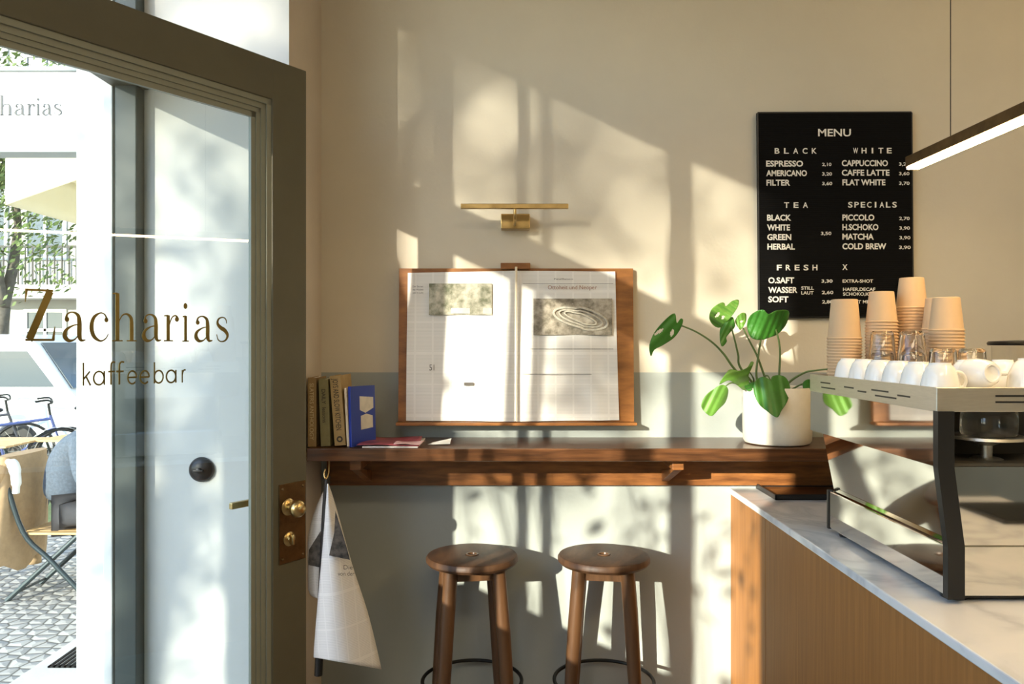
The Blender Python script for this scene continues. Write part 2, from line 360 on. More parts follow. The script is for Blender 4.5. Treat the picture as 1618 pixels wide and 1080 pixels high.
for ch, u0, u1, vb in (('Z', 38, 88, 538.5), ('a', 97, 135.5, 539), ('c', 140, 172.5, 539), ('h', 177, 216, 539), ('a', 222.5, 255, 539), ('r', 258.5, 282.5, 539), ('i', 288, 298.5, 539.5), ('a', 305.5, 336, 539.5), ('s', 339.5, 361.5, 540)):
    pa, pb = on_door(u0, vb, yl), on_door(u1, vb, yl); st, dots, wd = SERIF[ch]; sx = (pb.x-pa.x)/wd; XH = .0715
    for pts, ws, sm in st: stroke(m, pts, ws, pa.x, pa.z, sx, XH, yl, smooth=bool(sm))
    for c, r in dots: dot(m, c, r, pa.x, pa.z, sx, XH, yl)
dbuild(m, 'shop_name_lettering', GOLD)
SANS = {'k': ([[(.06, 1.62), (.06, 0)], [(.62, 1.0), (.08, .46)], [(.28, .64), (.66, 0)]], .7), 'a': ('o', .98), 'e': ('e', .98), 'b': ('b', .98),
        'f': ([[(.62, 1.62), (.44, 1.66), (.30, 1.55), (.26, 1.3), (.26, 0)], [(.02, .96), (.58, .96)]], .6), 'r': ([[(.06, 1.0), (.06, 0)], [(.06, .6), (.16, .88), (.34, 1.0), (.46, .96)]], .5)}
m = MB(); wv = .13
for ch, u0, u1 in zip('kaffeebar', (130.5, 147, 170.5, 183, 201, 220.5, 243, 262, 287), (143.5, 165.5, 181.5, 195.5, 216.5, 236.5, 258.5, 278.5, 293.5)):
    vb = 609-5*(u0-130)/160
    pa, pb = on_door(u0, vb, yl), on_door(u1, vb, yl); kd, wd = SANS[ch]; sx = (pb.x-pa.x)/wd; XH = .0345
    circ = [(.48+.44*math.cos(a), .5+.48*math.sin(a)) for a in [2*PI*i/24 for i in range(25)]]
    if kd == 'o': L_ = [circ, [(.93, 1.0), (.93, 0)]]
    elif kd == 'b': L_ = [circ, [(.05, 1.62), (.05, 0)]]
    elif kd == 'e': L_ = [[(.48+.44*math.cos(a), .5+.48*math.sin(a)) for a in [2*PI*i/24 for i in range(22)]], [(.05, .5), (.92, .5)]]
    else: L_ = kd
    for pts in L_: stroke(m, pts, [wv]*len(pts), pa.x, pa.z, sx, XH, yl, smooth=len(pts) > 2 and len(pts) < 20)
dbuild(m, 'kaffeebar_lettering', GOLD)
# lock plate, knob, thumb turn, outer lever
a, c = on_door(441, 800, -.002), on_door(482.5, 800, -.002)
m = MB(); m.bbox(a.x, c.x-.001, -.004, .001, .775, 1.018, .0015)
for q in ((a.x+.012, .79), (a.x+.012, 1.003), (c.x-.012, .79), (c.x-.012, 1.003)): m.ball((q[0], -.004, q[1]), .0045, n=8)
plate = dbuild(m, 'lock_plate', BRASSD)
def along(c, prof, n=24):                                               # lathe around the leaf's own normal, r and distance towards the room
    T = Matrix.Translation(c) @ Matrix.Rotation(PI/2, 4, 'X'); q = MB(); q.lathe(prof, (0, 0, 0), n, 0, T); return q
kx = on_door(461, 797, -.02).x
m = along((kx, -.003, .946), [(.024, 0), (.026, .003), (.022, .007), (.011, .010), (.010, .022), (.014, .026), (.023, .032), (.027, .041), (.0265, .050), (.021, .058), (.012, .0625), (.002, .064)])
dbuild(m, 'door_knob', BRASS, smooth=40)
kx = on_door(459, 850, -.01).x
m = along((kx, -.003, .848), [(.021, 0), (.022, .003), (.019, .006), (.010, .008), (.009, .012)]); m.bbox(kx-.0035, kx+.0035, -.026, -.012, .832, .864, .002)
dbuild(m, 'thumb_turn', BRASS, smooth=40)
a, c = on_door(364, 800, .10), on_door(402, 797, .10)
m = MB(); m.bbox(a.x, 1.0, .092, .108, a.z-.009, a.z+.011, .003); m.tube([(1.0, .045, a.z), (1.0, .1, a.z)], .011); m.bbox(.97, 1.03, .047, .053, .78, 1.02, .002)
dbuild(m, 'outer_handle', BRASS)

# light switch on the reveal
c = px(319.5, 741, YJ)
m = MB(); T = Matrix.Translation(c) @ Matrix.Rotation(PI/2, 4, 'X')
sw = thing('light_switch', 'round black rotary light switch on the white reveal, seen through the door glass', 'light switch', c)
m.lathe([(.040, 0), (.041, .004), (.039, .012), (.030, .020), (.016, .025), (.002, .026)], n=32, T=T); m.build('cover', BLK, sw, smooth=40)
m = MB(); m.lathe([(.009, .024), (.0085, .036), (.003, .038)], n=16, T=T); m.bbox(c.x-.016, c.x+.016, c.y-.040, c.y-.030, c.z-.004, c.z+.004, .002); m.build('knob', BLK, sw, smooth=40)

# ------------------------------------------------------------------ wall bar
BX0, BX1, BF, BZ = -.70, 1.62, 2.715, 1.087
bar = thing('wall_bar', 'long dark walnut wall bar under the newspaper board', 'counter', (.4, WY, BZ))
m = MB(); m.bbox(BX0, BX1, BF, WY-.001, BZ-.044, BZ, .003); m.build('top', WALNUT, bar)
m = MB(); m.bbox(BX0, BX1, WY-.03, WY-.001, .908, BZ-.0445, .002); m.build('apron', WALNUTF, bar)
for u in (562, 1071):
    x = (u-809)/F*2.78; m = MB()
    m.bbox(x-.02, x+.02, 2.775, WY-.031, BZ-.083, BZ-.0445, .002)
    m.prism([(x-.014, WY-.031, .925), (x-.014, WY-.031, .965), (x-.014, 2.80, BZ-.083), (x-.014, 2.775, BZ-.083)], (.028, 0, 0)); m.build('bracket', WALNUTF, bar)

# ------------------------------------------------------------------ counter with marble top
CX, CT = .834, .894
cn = thing('service_counter', 'oiled oak service counter with white marble top', 'counter', (CX+.4, 1.6, 0))
m = MB(); m.bbox(CX, 1.72, 2.62, WY-.002, 0, CT-.022, .002); m.bbox(CX, 1.72, .55, 2.618, 0, CT-.022, .002); m.build('oak_front', OAK, cn)
m = MB(); m.bbox(CX-.006, 1.75, .54, WY-.001, CT-.022, CT, .003); m.build('marble_top', MARBLE, cn)

# dark tray lying at the back of the counter
m = MB(); z = CT; x0, x1, y0, y1 = .925, 1.31, 2.80, 3.025
tr = thing('serving_tray', 'flat black tray lying at the wall end of the marble counter', 'tray', ((x0+x1)/2, (y0+y1)/2, z))
m.bbox(x0, x1, y0, y1, z+.0005, z+.006, .002)
for a in ((x0, x1, y0, y0+.008), (x0, x1, y1-.008, y1), (x0, x0+.008, y0, y1), (x1-.008, x1, y0, y1)): m.bbox(*a, z+.0005, z+.020, .002)
m.build('tray_body', BLK, tr)
m = MB(); m.box(x0+.009, x1-.009, y0+.009, y1-.009, z+.006, z+.0085); m.build('wooden_inlay', WALNUTF, tr)

# ------------------------------------------------------------------ stools
STZ = .697
def make_stool(label):
    t = thing('bar_stool', label, 'stool', (0, 0, 0), 0, 'bar stools under the wall bar')
    m = MB(); m.lathe([(.002, STZ-.034), (.135, STZ-.034), (.155, STZ-.030), (.1635, STZ-.020), (.1635, STZ-.010), (.158, STZ-.002), (.150, STZ), (.024, STZ-.001), (.023, STZ-.006), (.002, STZ-.006)], n=64)
    m.build('seat', STOOLW, t, smooth=35)
    m = MB(); m.lathe([(.0125, STZ-.008), (.022, STZ-.004), (.0225, STZ+.0015), (.017, STZ+.002), (.0155, STZ-.004), (.001, STZ-.005)], n=32); m.build('grip_hole_ring', LEGW, t, smooth=40)
    for k in range(4):
        a = PI/4+k*PI/2+.16; c, s_ = math.cos(a), math.sin(a); m = MB()
        P = [Vector((c*r, s_*r, z)) for r, z in ((.116, STZ-.033), (.138, .46), (.156, .25), (.178, 0))]
        m.tube(P, [.0245, .0245, .0225, .018], 20); m.build('leg', LEGW, t, smooth=50)
    m = MB()
    for k in range(4):
        a, a2 = PI/4+k*PI/2+.16, PI/4+(k+1)*PI/2+.16
        p, q = Vector((math.cos(a)*.114, math.sin(a)*.114, STZ-.052)), Vector((math.cos(a2)*.114, math.sin(a2)*.114, STZ-.052))
        d = (q-p).normalized(); nn = Vector((-d.y, d.x, 0))*.009
        m.prism([p+nn+Vector((0, 0, -.018)), p-nn+Vector((0, 0, -.018)), p-nn+Vector((0, 0, .018)), p+nn+Vector((0, 0, .018))], q-p)
    m.build('seat_rail', LEGW, t)
    m = MB(); m.tube([(.176*math.cos(2*PI*k/48), .176*math.sin(2*PI*k/48), .25) for k in range(48)], .0065, 10, closed=True); m.build('foot_ring', BLKM, t, smooth=True)
    return t
SY = 2.83
st = make_stool('dark wooden bar stool nearer the open door'); st.location = ((746-809)/F*SY, SY, 0)
s2 = copy_tree(st); s2['label'] = 'dark wooden bar stool nearer the marble counter'; s2.location = ((954-809)/F*SY, SY, 0); s2.rotation_euler.z = -.30
# ------------------------------------------------------------------ newspaper board on the wall
nb = thing('newspaper_board', 'walnut newspaper board with bottom ledge on the wall above the bar', 'board', (.01, WY, 1.15))
yt, yb, zt, zb = 3.012, 2.985, 1.728, 1.152                             # leaning a little: bottom stands off the wall
xl, xr = (630-809)/F*3.0, (1001-809)/F*3.0
def by(z): return yb+(yt-yb)*(z-zb)/(zt-zb)
m = MB(); m.prism([(xl, by(zb), zb), (xl, by(zt), zt), (xl, by(zt)+.024, zt), (xl, by(zb)+.024, zb)], (xr-xl, 0, 0)); m.build('backboard', BOARDW, nb)
m = MB(); m.bbox(xl-.004, xr+.006, yb-.038, yb+.02, zb-.012, zb-.001, .002); m.build('ledge', BOARDW, nb)
m = MB(); m.bbox((791-809)/F*2.99, (838-809)/F*2.99, yt-.022, WY-.001, zt-.004, zt+.019, .002); m.build('top_clip', BOARDW, nb)
m = MB(); m.tube([(.0155, by(zt)-.034, zt+.003), (.0135, by(zb)-.034, zb+.005)], .0045, 10); m.build('holding_rod', mat('cream_rod', (.78, .68, .5), .5), nb)
def rrange(a, b, n): return [a+(b-a)*i/n for i in range(n+1)]
npv = thing('newspaper', 'open broadsheet newspaper clipped on the walnut wall board', 'newspaper', (.01, 2.98, 1.16))
random.seed(3)
def page(x0t, x1t, x0b, x1b, z0l, z0r, z1l, z1r, side):
    P = []
    for i in range(25):
        row = []
        for j in range(33):
            s, t = i/24, j/32
            xt, xb = x0t+(x1t-x0t)*s, x0b+(x1b-x0b)*s; x = xb+(xt-xb)*t
            z = (z0l+(z0r-z0l)*s)+((z1l+(z1r-z1l)*s)-(z0l+(z0r-z0l)*s))*t
            q = s if side < 0 else 1-s                                  # 1 at the fold
            d = .005+.010*q**3*(1-.3*t)+.004*math.sin(t*5+s*3)*(1-q)*.5+.003*math.sin(9*s+4*t)
            d += .008*max(0, 1-abs((s-.80+.25*t*side)*9))*(1-t)*.8
            row.append((x, by(z)-d-.001, z))
        P.append(row)
    m = MB(); m.grid(P); o = m.build('page', NEWS, npv, smooth=True, fix=False)
    off = wloc(npv).translation
    set_uv(o, lambda c: (c.x+off.x-xl, c.z+off.z)); return o
q = lambda u, v: px(u, v, 2.985)
page(q(643, 0).x, .0125, q(642, 0).x, .0105, q(0, 664).z, q(0, 665).z, q(0, 430).z, q(0, 427).z, -1)
page(.0165, q(973, 0).x, .0145, q(978, 0).x, q(0, 665).z, q(0, 663).z, q(0, 427).z, q(0, 428).z, 1)
def photo_mat(name, a, b_, sc):
    return mat(name, a, .8, col2=b_, scale=sc)
def printed(name, mt, u0, v0, u1, v1, dy=.0125, tilt=0):
    p0, p1 = px(u0, v1, 2.975), px(u1, v0, 2.975); P = []
    for i in range(9): P.append([(p0.x+(p1.x-p0.x)*i/8, by(p0.z+(p1.z-p0.z)*j/5)-dy-.003*math.sin(9*i/8), p0.z+(p1.z-p0.z)*j/5) for j in range(6)])
    m = MB(); m.grid(P); return m.build(name, mt, npv, smooth=True, fix=False)
PH1 = photo_mat('printed_park_photo', (.62, .58, .47), (.16, .17, .11), 26); PH2 = photo_mat('printed_fossil_photo', (.46, .41, .33), (.17, .15, .11), 42)
printed('park_photo', PH1, 677, 447, 777, 497)
printed('printed_caption', mat('pale_print', (.70, .66, .56), .8, var=.2, scale=40), 712, 486, 777, 495, .0135)
printed('fossil_photo', PH2, 843, 471, 968, 529, .0125)
fo = MB()                                                               # the shoe-sole shape in the picture
cc = px(912, 500, 2.972); R = mat('printed_shell', (.62, .58, .48), .8, var=.35, scale=70)
for k, (rx, rz) in enumerate(((.098, .040), (.078, .028), (.058, .017))):
    pts = [(cc.x+rx*math.cos(a)*(1.05 if math.cos(a) > 0 else 1.0)+.012, by(cc.z)-.0165-.0004*k, cc.z-.005+rz*math.sin(a)*(1 if math.cos(a) > 0 else .85)-.02*math.cos(a)) for a in [2*PI*i/40 for i in range(40)]]
    fo.tube(pts, .0035 if k else .005, 6, closed=True)
fo.build('fossil_outline', R, npv)
INK = mat('printing_ink', (.10, .09, .08), .8); INKR = mat('reddish_ink', (.34, .17, .11), .8)
m = MB()
def ptext(body, u0, u1, vb, cap, mi=0, dy=.016, off=.0):
    m_ = MB(); a, c = px(u0, vb, 2.972), px(u1, vb, 2.972); put_text(m_, body, a.x, c.x, a.z, cap*2.972/F, by(a.z)-dy, off, 0); m_.build('headline_lettering', INKR if mi else INK, npv)
ptext('Ottoheit und Neoper', 866, 944, 456, 6.5, 1)
ptext('Feuilleton', 876, 906, 441, 2.6, 0)
for k, s_ in enumerate(('Der Berner', 'des Wochen', 'zeit im Licht')): ptext(s_, 651, 668, 453+5*k, 3)
ptext('51', 678, 686, 585, 10, 0)
for v in (447, 551): m = MB(); m.box(px(826, v, 2.97).x, px(970, v, 2.97).x, by(1.5)-.0155, by(1.5)-.0150, px(0, v, 2.97).z-.0006, px(0, v, 2.97).z+.0006); m.build('printed_rule', INK, npv)
m = MB(); m.box(px(826, 591, 2.97).x, px(935, 591, 2.97).x, by(1.3)-.0155, by(1.3)-.0150, px(0, 591, 2.97).z-.001, px(0, 591, 2.97).z+.001); m.build('printed_rule', INK, npv)
m = MB(); m.box(px(733, 607, 2.97).x, px(748, 607, 2.97).x, by(1.3)-.016, by(1.3)-.0155, px(0, 609, 2.97).z, px(0, 604, 2.97).z)
m.build('printed_mark', INK, npv)

# ------------------------------------------------------------------ picture lamp
pl = thing('picture_lamp', 'slim aged brass picture lamp on the wall above the newspaper', 'wall lamp', (.01, WY, 1.9))
yL = 2.905; a, c = px(728, 326, yL), px(898, 326, yL)
m = MB(); m.bbox(a.x, c.x, yL-.010, yL+.010, a.z-.009, a.z+.009, .002); m.build('lamp_bar', BRASS, pl)
m = MB(); a, c = px(791.5, 361, 2.985), px(837, 337.5, 2.985); m.bbox(a.x, c.x, 2.985, WY-.001, a.z, c.z, .002); m.build('wall_box', BRASS, pl)
m = MB(); xs = px(813.5, 0, 2.95).x; zL = px(0, 326, yL).z; m.tube(crv([(xs, yL, zL-.006), (xs, yL+.004, zL-.035), (xs, yL+.03, zL-.052), (xs, 2.99, zL-.055)], 6), .0055, 10); m.build('stem', BRASS, pl, smooth=50)

# ------------------------------------------------------------------ menu letter board
mn = thing('menu_board', 'black grooved letter board with white menu lettering on the wall', 'menu board', (1.23, WY, 1.55))
yM = 3.018
FELT = bpy.data.materials.new('grooved_black_felt'); FELT.use_nodes = True
_n = FELT.node_tree; _b = _n.nodes['Principled BSDF']; _b.inputs['Base Color'].default_value = (.006, .006, .006, 1); _b.inputs['Roughness'].default_value = .85; _b.inputs['Specular IOR Level'].default_value = .08
_t = _n.nodes.new('ShaderNodeTexCoord'); _w = _n.nodes.new('ShaderNodeTexWave'); _w.bands_direction = 'Z'; _w.inputs['Scale'].default_value = 42
_bp = _n.nodes.new('ShaderNodeBump'); _bp.inputs['Strength'].default_value = .25; _bp.inputs['Distance'].default_value = .004
_n.links.new(_t.outputs['Object'], _w.inputs[0]); _n.links.new(_w.outputs['Fac'], _bp.inputs['Height']); _n.links.new(_bp.outputs[0], _b.inputs['Normal'])
tl, tr_, br, bl = px(1197.5, 178.5, yM), px(1440.5, 177.5, yM), px(1443, 499, yM), px(1200, 501.5, yM)
m = MB(); m.prism([tl, tr_, br, bl], (0, WY-yM-.001, 0)); m.build('board_panel', FELT, mn)
m = MB()
for p, q_ in ((tl, tr_), (tr_, br), (br, bl), (bl, tl)): m.tube([p+Vector((0, .004, 0)), q_+Vector((0, .004, 0))], .005, 6)
m.build('frame', BLK, mn)
LET = mat('white_plastic_letters', (.82, .80, .74), .5)
m = MB()
def mt(body, u0, u1, vb, cap, off=.018, name='menu_line', mb=None):
    y = yM-.0035; a, c = px(u0, vb, y), px(u1, vb, y); q_ = mb or MB(); put_text(q_, body, a.x, c.x, a.z, cap*y/F, y, off)
    if not mb: q_.build(name, LET, mn)
mt('MENU', 1292.5, 1344.5, 215, 12, name='menu_heading')
for s_, u0, u1, v in (('BLACK', 1224, 1290.5, 242.5), ('WHITE', 1348, 1409, 242), ('TEA', 1239, 1276.5, 328), ('SPECIALS', 1340, 1417, 327.5), ('FRESH', 1227.5, 1291.5, 426.7)):
    m = MB(); n_ = len(s_); cw = 7.8 if s_ != 'SPECIALS' else 7.2                 # spaced headings, letter by letter
    for i, ch in enumerate(s_):
        wd = 2.6 if ch == 'I' else cw; cx = u0+cw/2+(u1-u0-cw)*i/(n_-1); mt(ch, cx-wd/2, cx+wd/2, v, 9, mb=m)
    m.build('menu_heading', LET, mn)
mt('X', 1331, 1339, 426, 9, name='menu_heading')
for s_, u0, u1, v in (('ESPRESSO', 1210.5, 1269, 262.7), ('AMERICANO', 1210.7, 1275, 277.8), ('FILTER', 1211, 1248.5, 292.8), ('CAPPUCCINO', 1330, 1403, 262), ('CAFFE LATTE', 1330, 1405.5, 277), ('FLAT WHITE', 1331, 1399, 292.3),
                      ('BLACK', 1212, 1250, 348), ('WHITE', 1212, 1248.3, 363.5), ('GREEN', 1212.3, 1250.3, 378.7), ('HERBAL', 1212.5, 1256, 393.8), ('PICCOLO', 1331, 1381.5, 347.8), ('H.SCHOKO', 1331, 1388, 363), ('MATCHA', 1331, 1380.5, 378), ('COLD BREW', 1331, 1400.3, 393.3),
                      ('O.SAFT', 1214, 1254.8, 447), ('WASSER', 1213.8, 1260, 462.2), ('SOFT', 1213.8, 1245.8, 477)): mt(s_, u0, u1, v, 9.3, .03)
for s_, u0, u1, v in (('2,10', 1299, 1313.7, 262), ('3,20', 1299, 1314.7, 277), ('3,60', 1299, 1315, 292.2), ('3,20', 1420.5, 1437, 261.5), ('3,60', 1420.5, 1437, 276.5), ('3,70', 1420.5, 1437.2, 291.8), ('3,50', 1297, 1313.7, 371),
                      ('2,70', 1420.7, 1437.3, 347.3), ('3,90', 1421, 1437.8, 362.5), ('3,90', 1421, 1438.5, 377.7), ('3,90', 1420.5, 1439, 393), ('3,30', 1298, 1315.5, 446.2), ('2,60', 1298.5, 1316.8, 464.2), ('2,80', 1299, 1316, 479)): mt(s_, u0, u1, v, 5.2, .02, 'menu_price')
for s_, u0, u1, v in (('EXTRA-SHOT', 1331.3, 1379.5, 446.2), ('STILL', 1266, 1286, 457.3), ('LAUT', 1266, 1285.5, 464.8), ('HAFER,DECAF', 1332, 1383, 459.2), ('SCHOKO,ICE', 1332, 1379, 466.7), ('SECRET MENU', 1332, 1386, 479)): mt(s_, u0, u1, v, 5.2, .02)

# ------------------------------------------------------------------ hanging linear lamp over the counter
XP, ZP = 1.25, 1.45+275/F*2.488
hl = thing('pendant_lamp', 'long dark brass strip lamp hanging over the coffee counter', 'pendant lamp', (XP, 1.6, CZ))
m = MB(); m.bbox(XP-.022, XP+.022, .75, 2.488, ZP+.002, ZP+.034, .002); m.build('housing', BRASSD, hl)
m = MB(); m.bbox(XP-.019, XP+.019, .752, 2.486, ZP-.006, ZP+.004, .002); m.build('diffuser', mat('lit_diffuser', (1, .9, .75), .5, emit=(1.0, .70, .34), estr=34), hl)
for y in (2.27, .95):
    m = MB(); m.tube([(XP, y, ZP+.03), (XP, y, CZ-.012)], .0013, 6); m.build('wire', BLKM, hl)
m = MB(); m.lathe([(.002, CZ-.014), (.03, CZ-.014), (.03, CZ-.0005)], (XP, 2.27, 0), 20); m.build('ceiling_rose', BLKM, hl); m = MB(); m.lathe([(.002, CZ-.014), (.03, CZ-.014), (.03, CZ-.0005)], (XP, .95, 0), 20); m.build('ceiling_rose', BLKM, hl)

# ------------------------------------------------------------------ books at the wall end of the bar
random.seed(5)
def book(name, label, u0, u1, v0, v1, lean, ry, depth, cover, Y=2.755, txt=None, tcol=None, hard=True, extra=None):
    """spine towards the room; lean in radians to the right, ry turns the book about its spine"""
    k = Y/F; wdt = (u1-u0)*k; h = (v1-v0)*k; x = (u0-809)*k
    root = thing(name, label, 'book', (x, Y, BZ+.0005), 0, 'books on the wall bar')
    T = Matrix.Translation((x, Y, BZ+.001)) @ Matrix.Rotation(ry, 4, 'Z') @ Matrix.Rotation(lean, 4, 'Y')
    if lean < 0: T = Matrix.Translation((0, 0, wdt*math.sin(-lean))) @ T
    cb = MB(); t = .0022
    cb.bbox(0, t, 0, depth, 0, h, .0008, 0, T); cb.bbox(wdt-t, wdt, 0, depth, 0, h, .0008, 0, T); cb.bbox(0, wdt, -.001, t, 0, h, .001, 0, T)
    cb.build('cover', cover, root)
    pb = MB(); pb.box(t+.0002, wdt-t-.0002, t+.0002, depth-.004, .003, h-.003, 0, T); pb.build('page_block', PAPER, root)
    if txt:
        tm = MB(); vs, fs = text_verts(txt[0], .01)
        za, zb_, cap = txt[1]*h, txt[2]*h, wdt*txt[3]
        tm.add([(wdt*.5-cap*.5+v.y*cap, -.0016, zb_-v.x*(zb_-za)) for v in vs], fs, 0, T)
        tm.build('spine_lettering', tcol, root)
    if extra: extra(root, T, wdt, h, depth)
    return root
TAN1 = mat('tan_cloth', (.30, .20, .09), .8, var=.15, scale=40); OLV = mat('olive_cloth', (.22, .19, .085), .8, var=.15, scale=40); TAN2 = mat('ochre_cloth', (.40, .27, .11), .8, var=.15, scale=40)
CREAMB = mat('cream_cover', (.72, .58, .40), .7); BLUE = mat('glossy_blue_cover', (.012, .035, .26), .3)
DKT = mat('dark_print', (.05, .04, .025), .7); LTT = mat('light_print', (.55, .44, .24), .7)
book('book', 'tan cloth book with pale spine lettering at the door end of the row', 486.3, 499.5, 597, 706, 0.0, 0, .15, TAN1, txt=('SLATERS ANTHOLOGY', .1, .92, .5), tcol=LTT)
book('book', 'olive cloth book with dark spine title, second of the row', 507, 522, 600, 706, -.035, 0, .15, OLV, txt=('DAILY  lessons', .35, .85, .42), tcol=DKT)
def seal(root, T, wdt, h, d):
    s_ = MB(); s_.add([(wdt*.5+wdt*.28*math.cos(2*PI*i/20), -.0016, .022+wdt*.28*math.sin(2*PI*i/20)) for i in range(20)]+[(wdt*.5+wdt*.14*math.cos(2*PI*i/20), -.0016, .022+wdt*.14*math.sin(2*PI*i/20)) for i in range(20)], [(i, (i+1) % 20, 20+(i+1) % 20, 20+i) for i in range(20)], 0, T); s_.build('spine_emblem', DKT, root)
book('book', 'thick ochre book with capitals down its spine, standing third', 529, 546.5, 595, 705.5, -.075, -.02, .16, TAN2, txt=('JOYS AND SLOW KITCHEN', .22, .96, .5), tcol=DKT, extra=seal)
book('book', 'thin cream book squeezed between ochre and blue books', 548.3, 552.3, 612, 704.5, -.05, -.02, .13, CREAMB)
def hourglass(root, T, wdt, h, d):
    s_ = MB(); x = wdt+.0006
    y0, y1 = .040, .105
    for P in ([(y0, .83*h), (y1, .80*h), (y1, .62*h), (y0+.026, .545*h), (y0, .60*h)], [(y0+.004, .27*h), (y1-.004, .29*h), (y1-.004, .49*h), (y0+.030, .53*h), (y0+.004, .50*h)]):
        s_.add([(x, a_, b_) for a_, b_ in P], [tuple(range(len(P)))], 0, T)
    s_.build('cover_picture', mat('pale_cover_print', (.62, .57, .47), .5, var=.2, scale=40), root)
book('book', 'glossy blue book with a pale hourglass picture, end of the row', 552.3, 558, 613, 708.5, -.035, -.62, .115, BLUE, Y=2.742, extra=hourglass)

# magazine, slip of paper on the bar
mg = thing('magazine', 'pink and dark red magazine lying flat beside the blue book', 'magazine', ((618-809)/F*2.79, 2.79, BZ))
random.seed(8)
def sheet(parent, name, quad, z, mt_, amp, n=14, th=.0012, mi=None):
    P = []
    for i in range(n+1):
        row = []
        for j in range(n+1):
            s_, t = i/n, j/n; p = (Vector(quad[0])*(1-s_)+Vector(quad[1])*s_)*(1-t)+(Vector(quad[3])*(1-s_)+Vector(quad[2])*s_)*t
            row.append((p.x, p.y, z+amp*(.5+.5*math.sin(5*s_+3*t))*(1-abs(2*t-1)**4*.5)))
        P.append(row)
    q_ = MB(); q_.grid(P); return q_.build(name, mt_, parent, smooth=True, solid=th)
k = lambda u, y: (u-809)/F*y
m = MB(); m.bbox(k(572, 2.73), k(660, 2.73), 2.732, 2.97, BZ+.0005, BZ+.005, .001); m.build('pages', PAPER, mg)
MAGC = mat('magazine_cover', (.50, .10, .12), .4, col2=(.10, .025, .03), scale=11)
sheet(mg, 'cover', [(k(563, 2.725), 2.727, 0), (k(662, 2.727), 2.727, 0), (k(668, 2.97), 2.97, 0), (k(590, 2.97), 2.97, 0)], BZ+.007, MAGC, .010)
sheet(mg, 'lifted_page', [(k(622, 2.73), 2.724, 0), (k(664, 2.73), 2.724, 0), (k(672, 2.80), 2.80, 0), (k(630, 2.80), 2.80, 0)], BZ+.012, mat('pink_page', (.70, .42, .40), .5, var=.4, scale=30), .006)
lf = MB(); lf.add([(k(676, 2.80), 2.80, BZ+.003), (k(711, 2.80), 2.795, BZ+.006), (k(711, 2.80), 2.87, BZ+.016), (k(684, 2.84), 2.85, BZ+.004)], [(0, 1, 2, 3)])
tag(lf.build('paper_slip', PAPER, None, solid=.001), 'small folded white paper slip lying beside the magazine', 'paper')

# ------------------------------------------------------------------ newspaper on a stick hanging under the bar
hn = thing('hanging_newspaper', 'newspaper on a black wooden stick hanging from the bar beside the door', 'newspaper', ((517-809)/F*2.70, 2.70, BZ-.05))
YH = 2.672
m = MB(); m.tube([px(517.5, 752, YH), px(515, 800, YH), px(503, 1066, YH)], [.009, .0125, .0135], 12); m.build('stick', mat('black_stick', (.014, .013, .012), .5), hn, smooth=50)
m = MB(); m.tube(crv([px(518, 729, 2.705)+Vector((0, .02, .004)), px(520, 737, 2.69), px(519, 748, YH), px(515, 756, YH-.014), px(512, 749, YH-.01), px(514, 741, YH)], 6), .0028, 8); m.build('hook', BRASS, hn, smooth=True)
def hang(Lpts, Rpts, yf, name, n=22, nb_=12):
    L_, R_ = crv([Vector((*p, 0)) for p in Lpts], 8), crv([Vector((*p, 0)) for p in Rpts], 8)
    def at(C_, t): f = t*(len(C_)-1); i = min(int(f), len(C_)-2); return C_[i].lerp(C_[i+1], f-i)
    P = []
    for j in range(nb_+1):
        P.append([px(at(L_, i/n).lerp(at(R_, i/n), j/nb_).x, at(L_, i/n).lerp(at(R_, i/n), j/nb_).y, yf(j/nb_, i/n)) for i in range(n+1)])
    q_ = MB(); q_.grid(P); o = q_.build(name, NEWS, hn, smooth=True, solid=.0012, fix=False)
    off = wloc(hn).translation; c0, s0 = math.cos(.10), math.sin(.10)
    set_uv(o, lambda c: ((c.x+off.x)*c0*2.0+(c.z+off.z)*s0*2, (c.z+off.z)*1.0-(c.x+off.x)*.15)); return o
hang([(517, 764), (511, 850), (503, 940), (496, 1028), (497, 1038)], [(519, 764), (531, 800), (556, 890), (582, 970), (603, 1057)], lambda s, t: YH-.018-.05*math.sin(PI*s)*(.3+.7*t)+.05*s*t, 'front_sheet')
hang([(516, 766), (500, 800), (487, 845), (486, 890), (488, 935), (503, 945)], [(519, 766), (516, 810), (513, 860), (510, 900), (508, 940), (507, 946)], lambda s, t: YH+.02+.02*(1-s)-.02*math.sin(PI*s), 'back_fold', 22, 8)
PHN = photo_mat('printed_dark_photo', (.14, .12, .10), (.03, .028, .024), 40)
def hangpatch(q_, yy, name):
    w_ = MB(); w_.add([px(u, v, yy(u, v)) for u, v in q_], [tuple(range(len(q_)))]); return w_.build(name, PHN, hn, solid=.0006)
hangpatch([(530, 806), (549, 868), (553, 884), (520, 877), (528, 842)], lambda u, v: YH-.052, 'front_photo')
hangpatch([(507, 838), (506, 896), (487, 892), (488, 868)], lambda u, v: YH+.005, 'fold_photo')
for body, u0, u1, v in (('Die', 543, 557, 899), ('von der', 534, 560, 909)):
    m = MB(); a, c = px(u0, v, YH-.066), px(u1, v, YH-.066); put_text(m, body, a.x, c.x, a.z, 7*YH/F, YH-.066, .0, 0); m.build('headline_lettering', INK, hn)

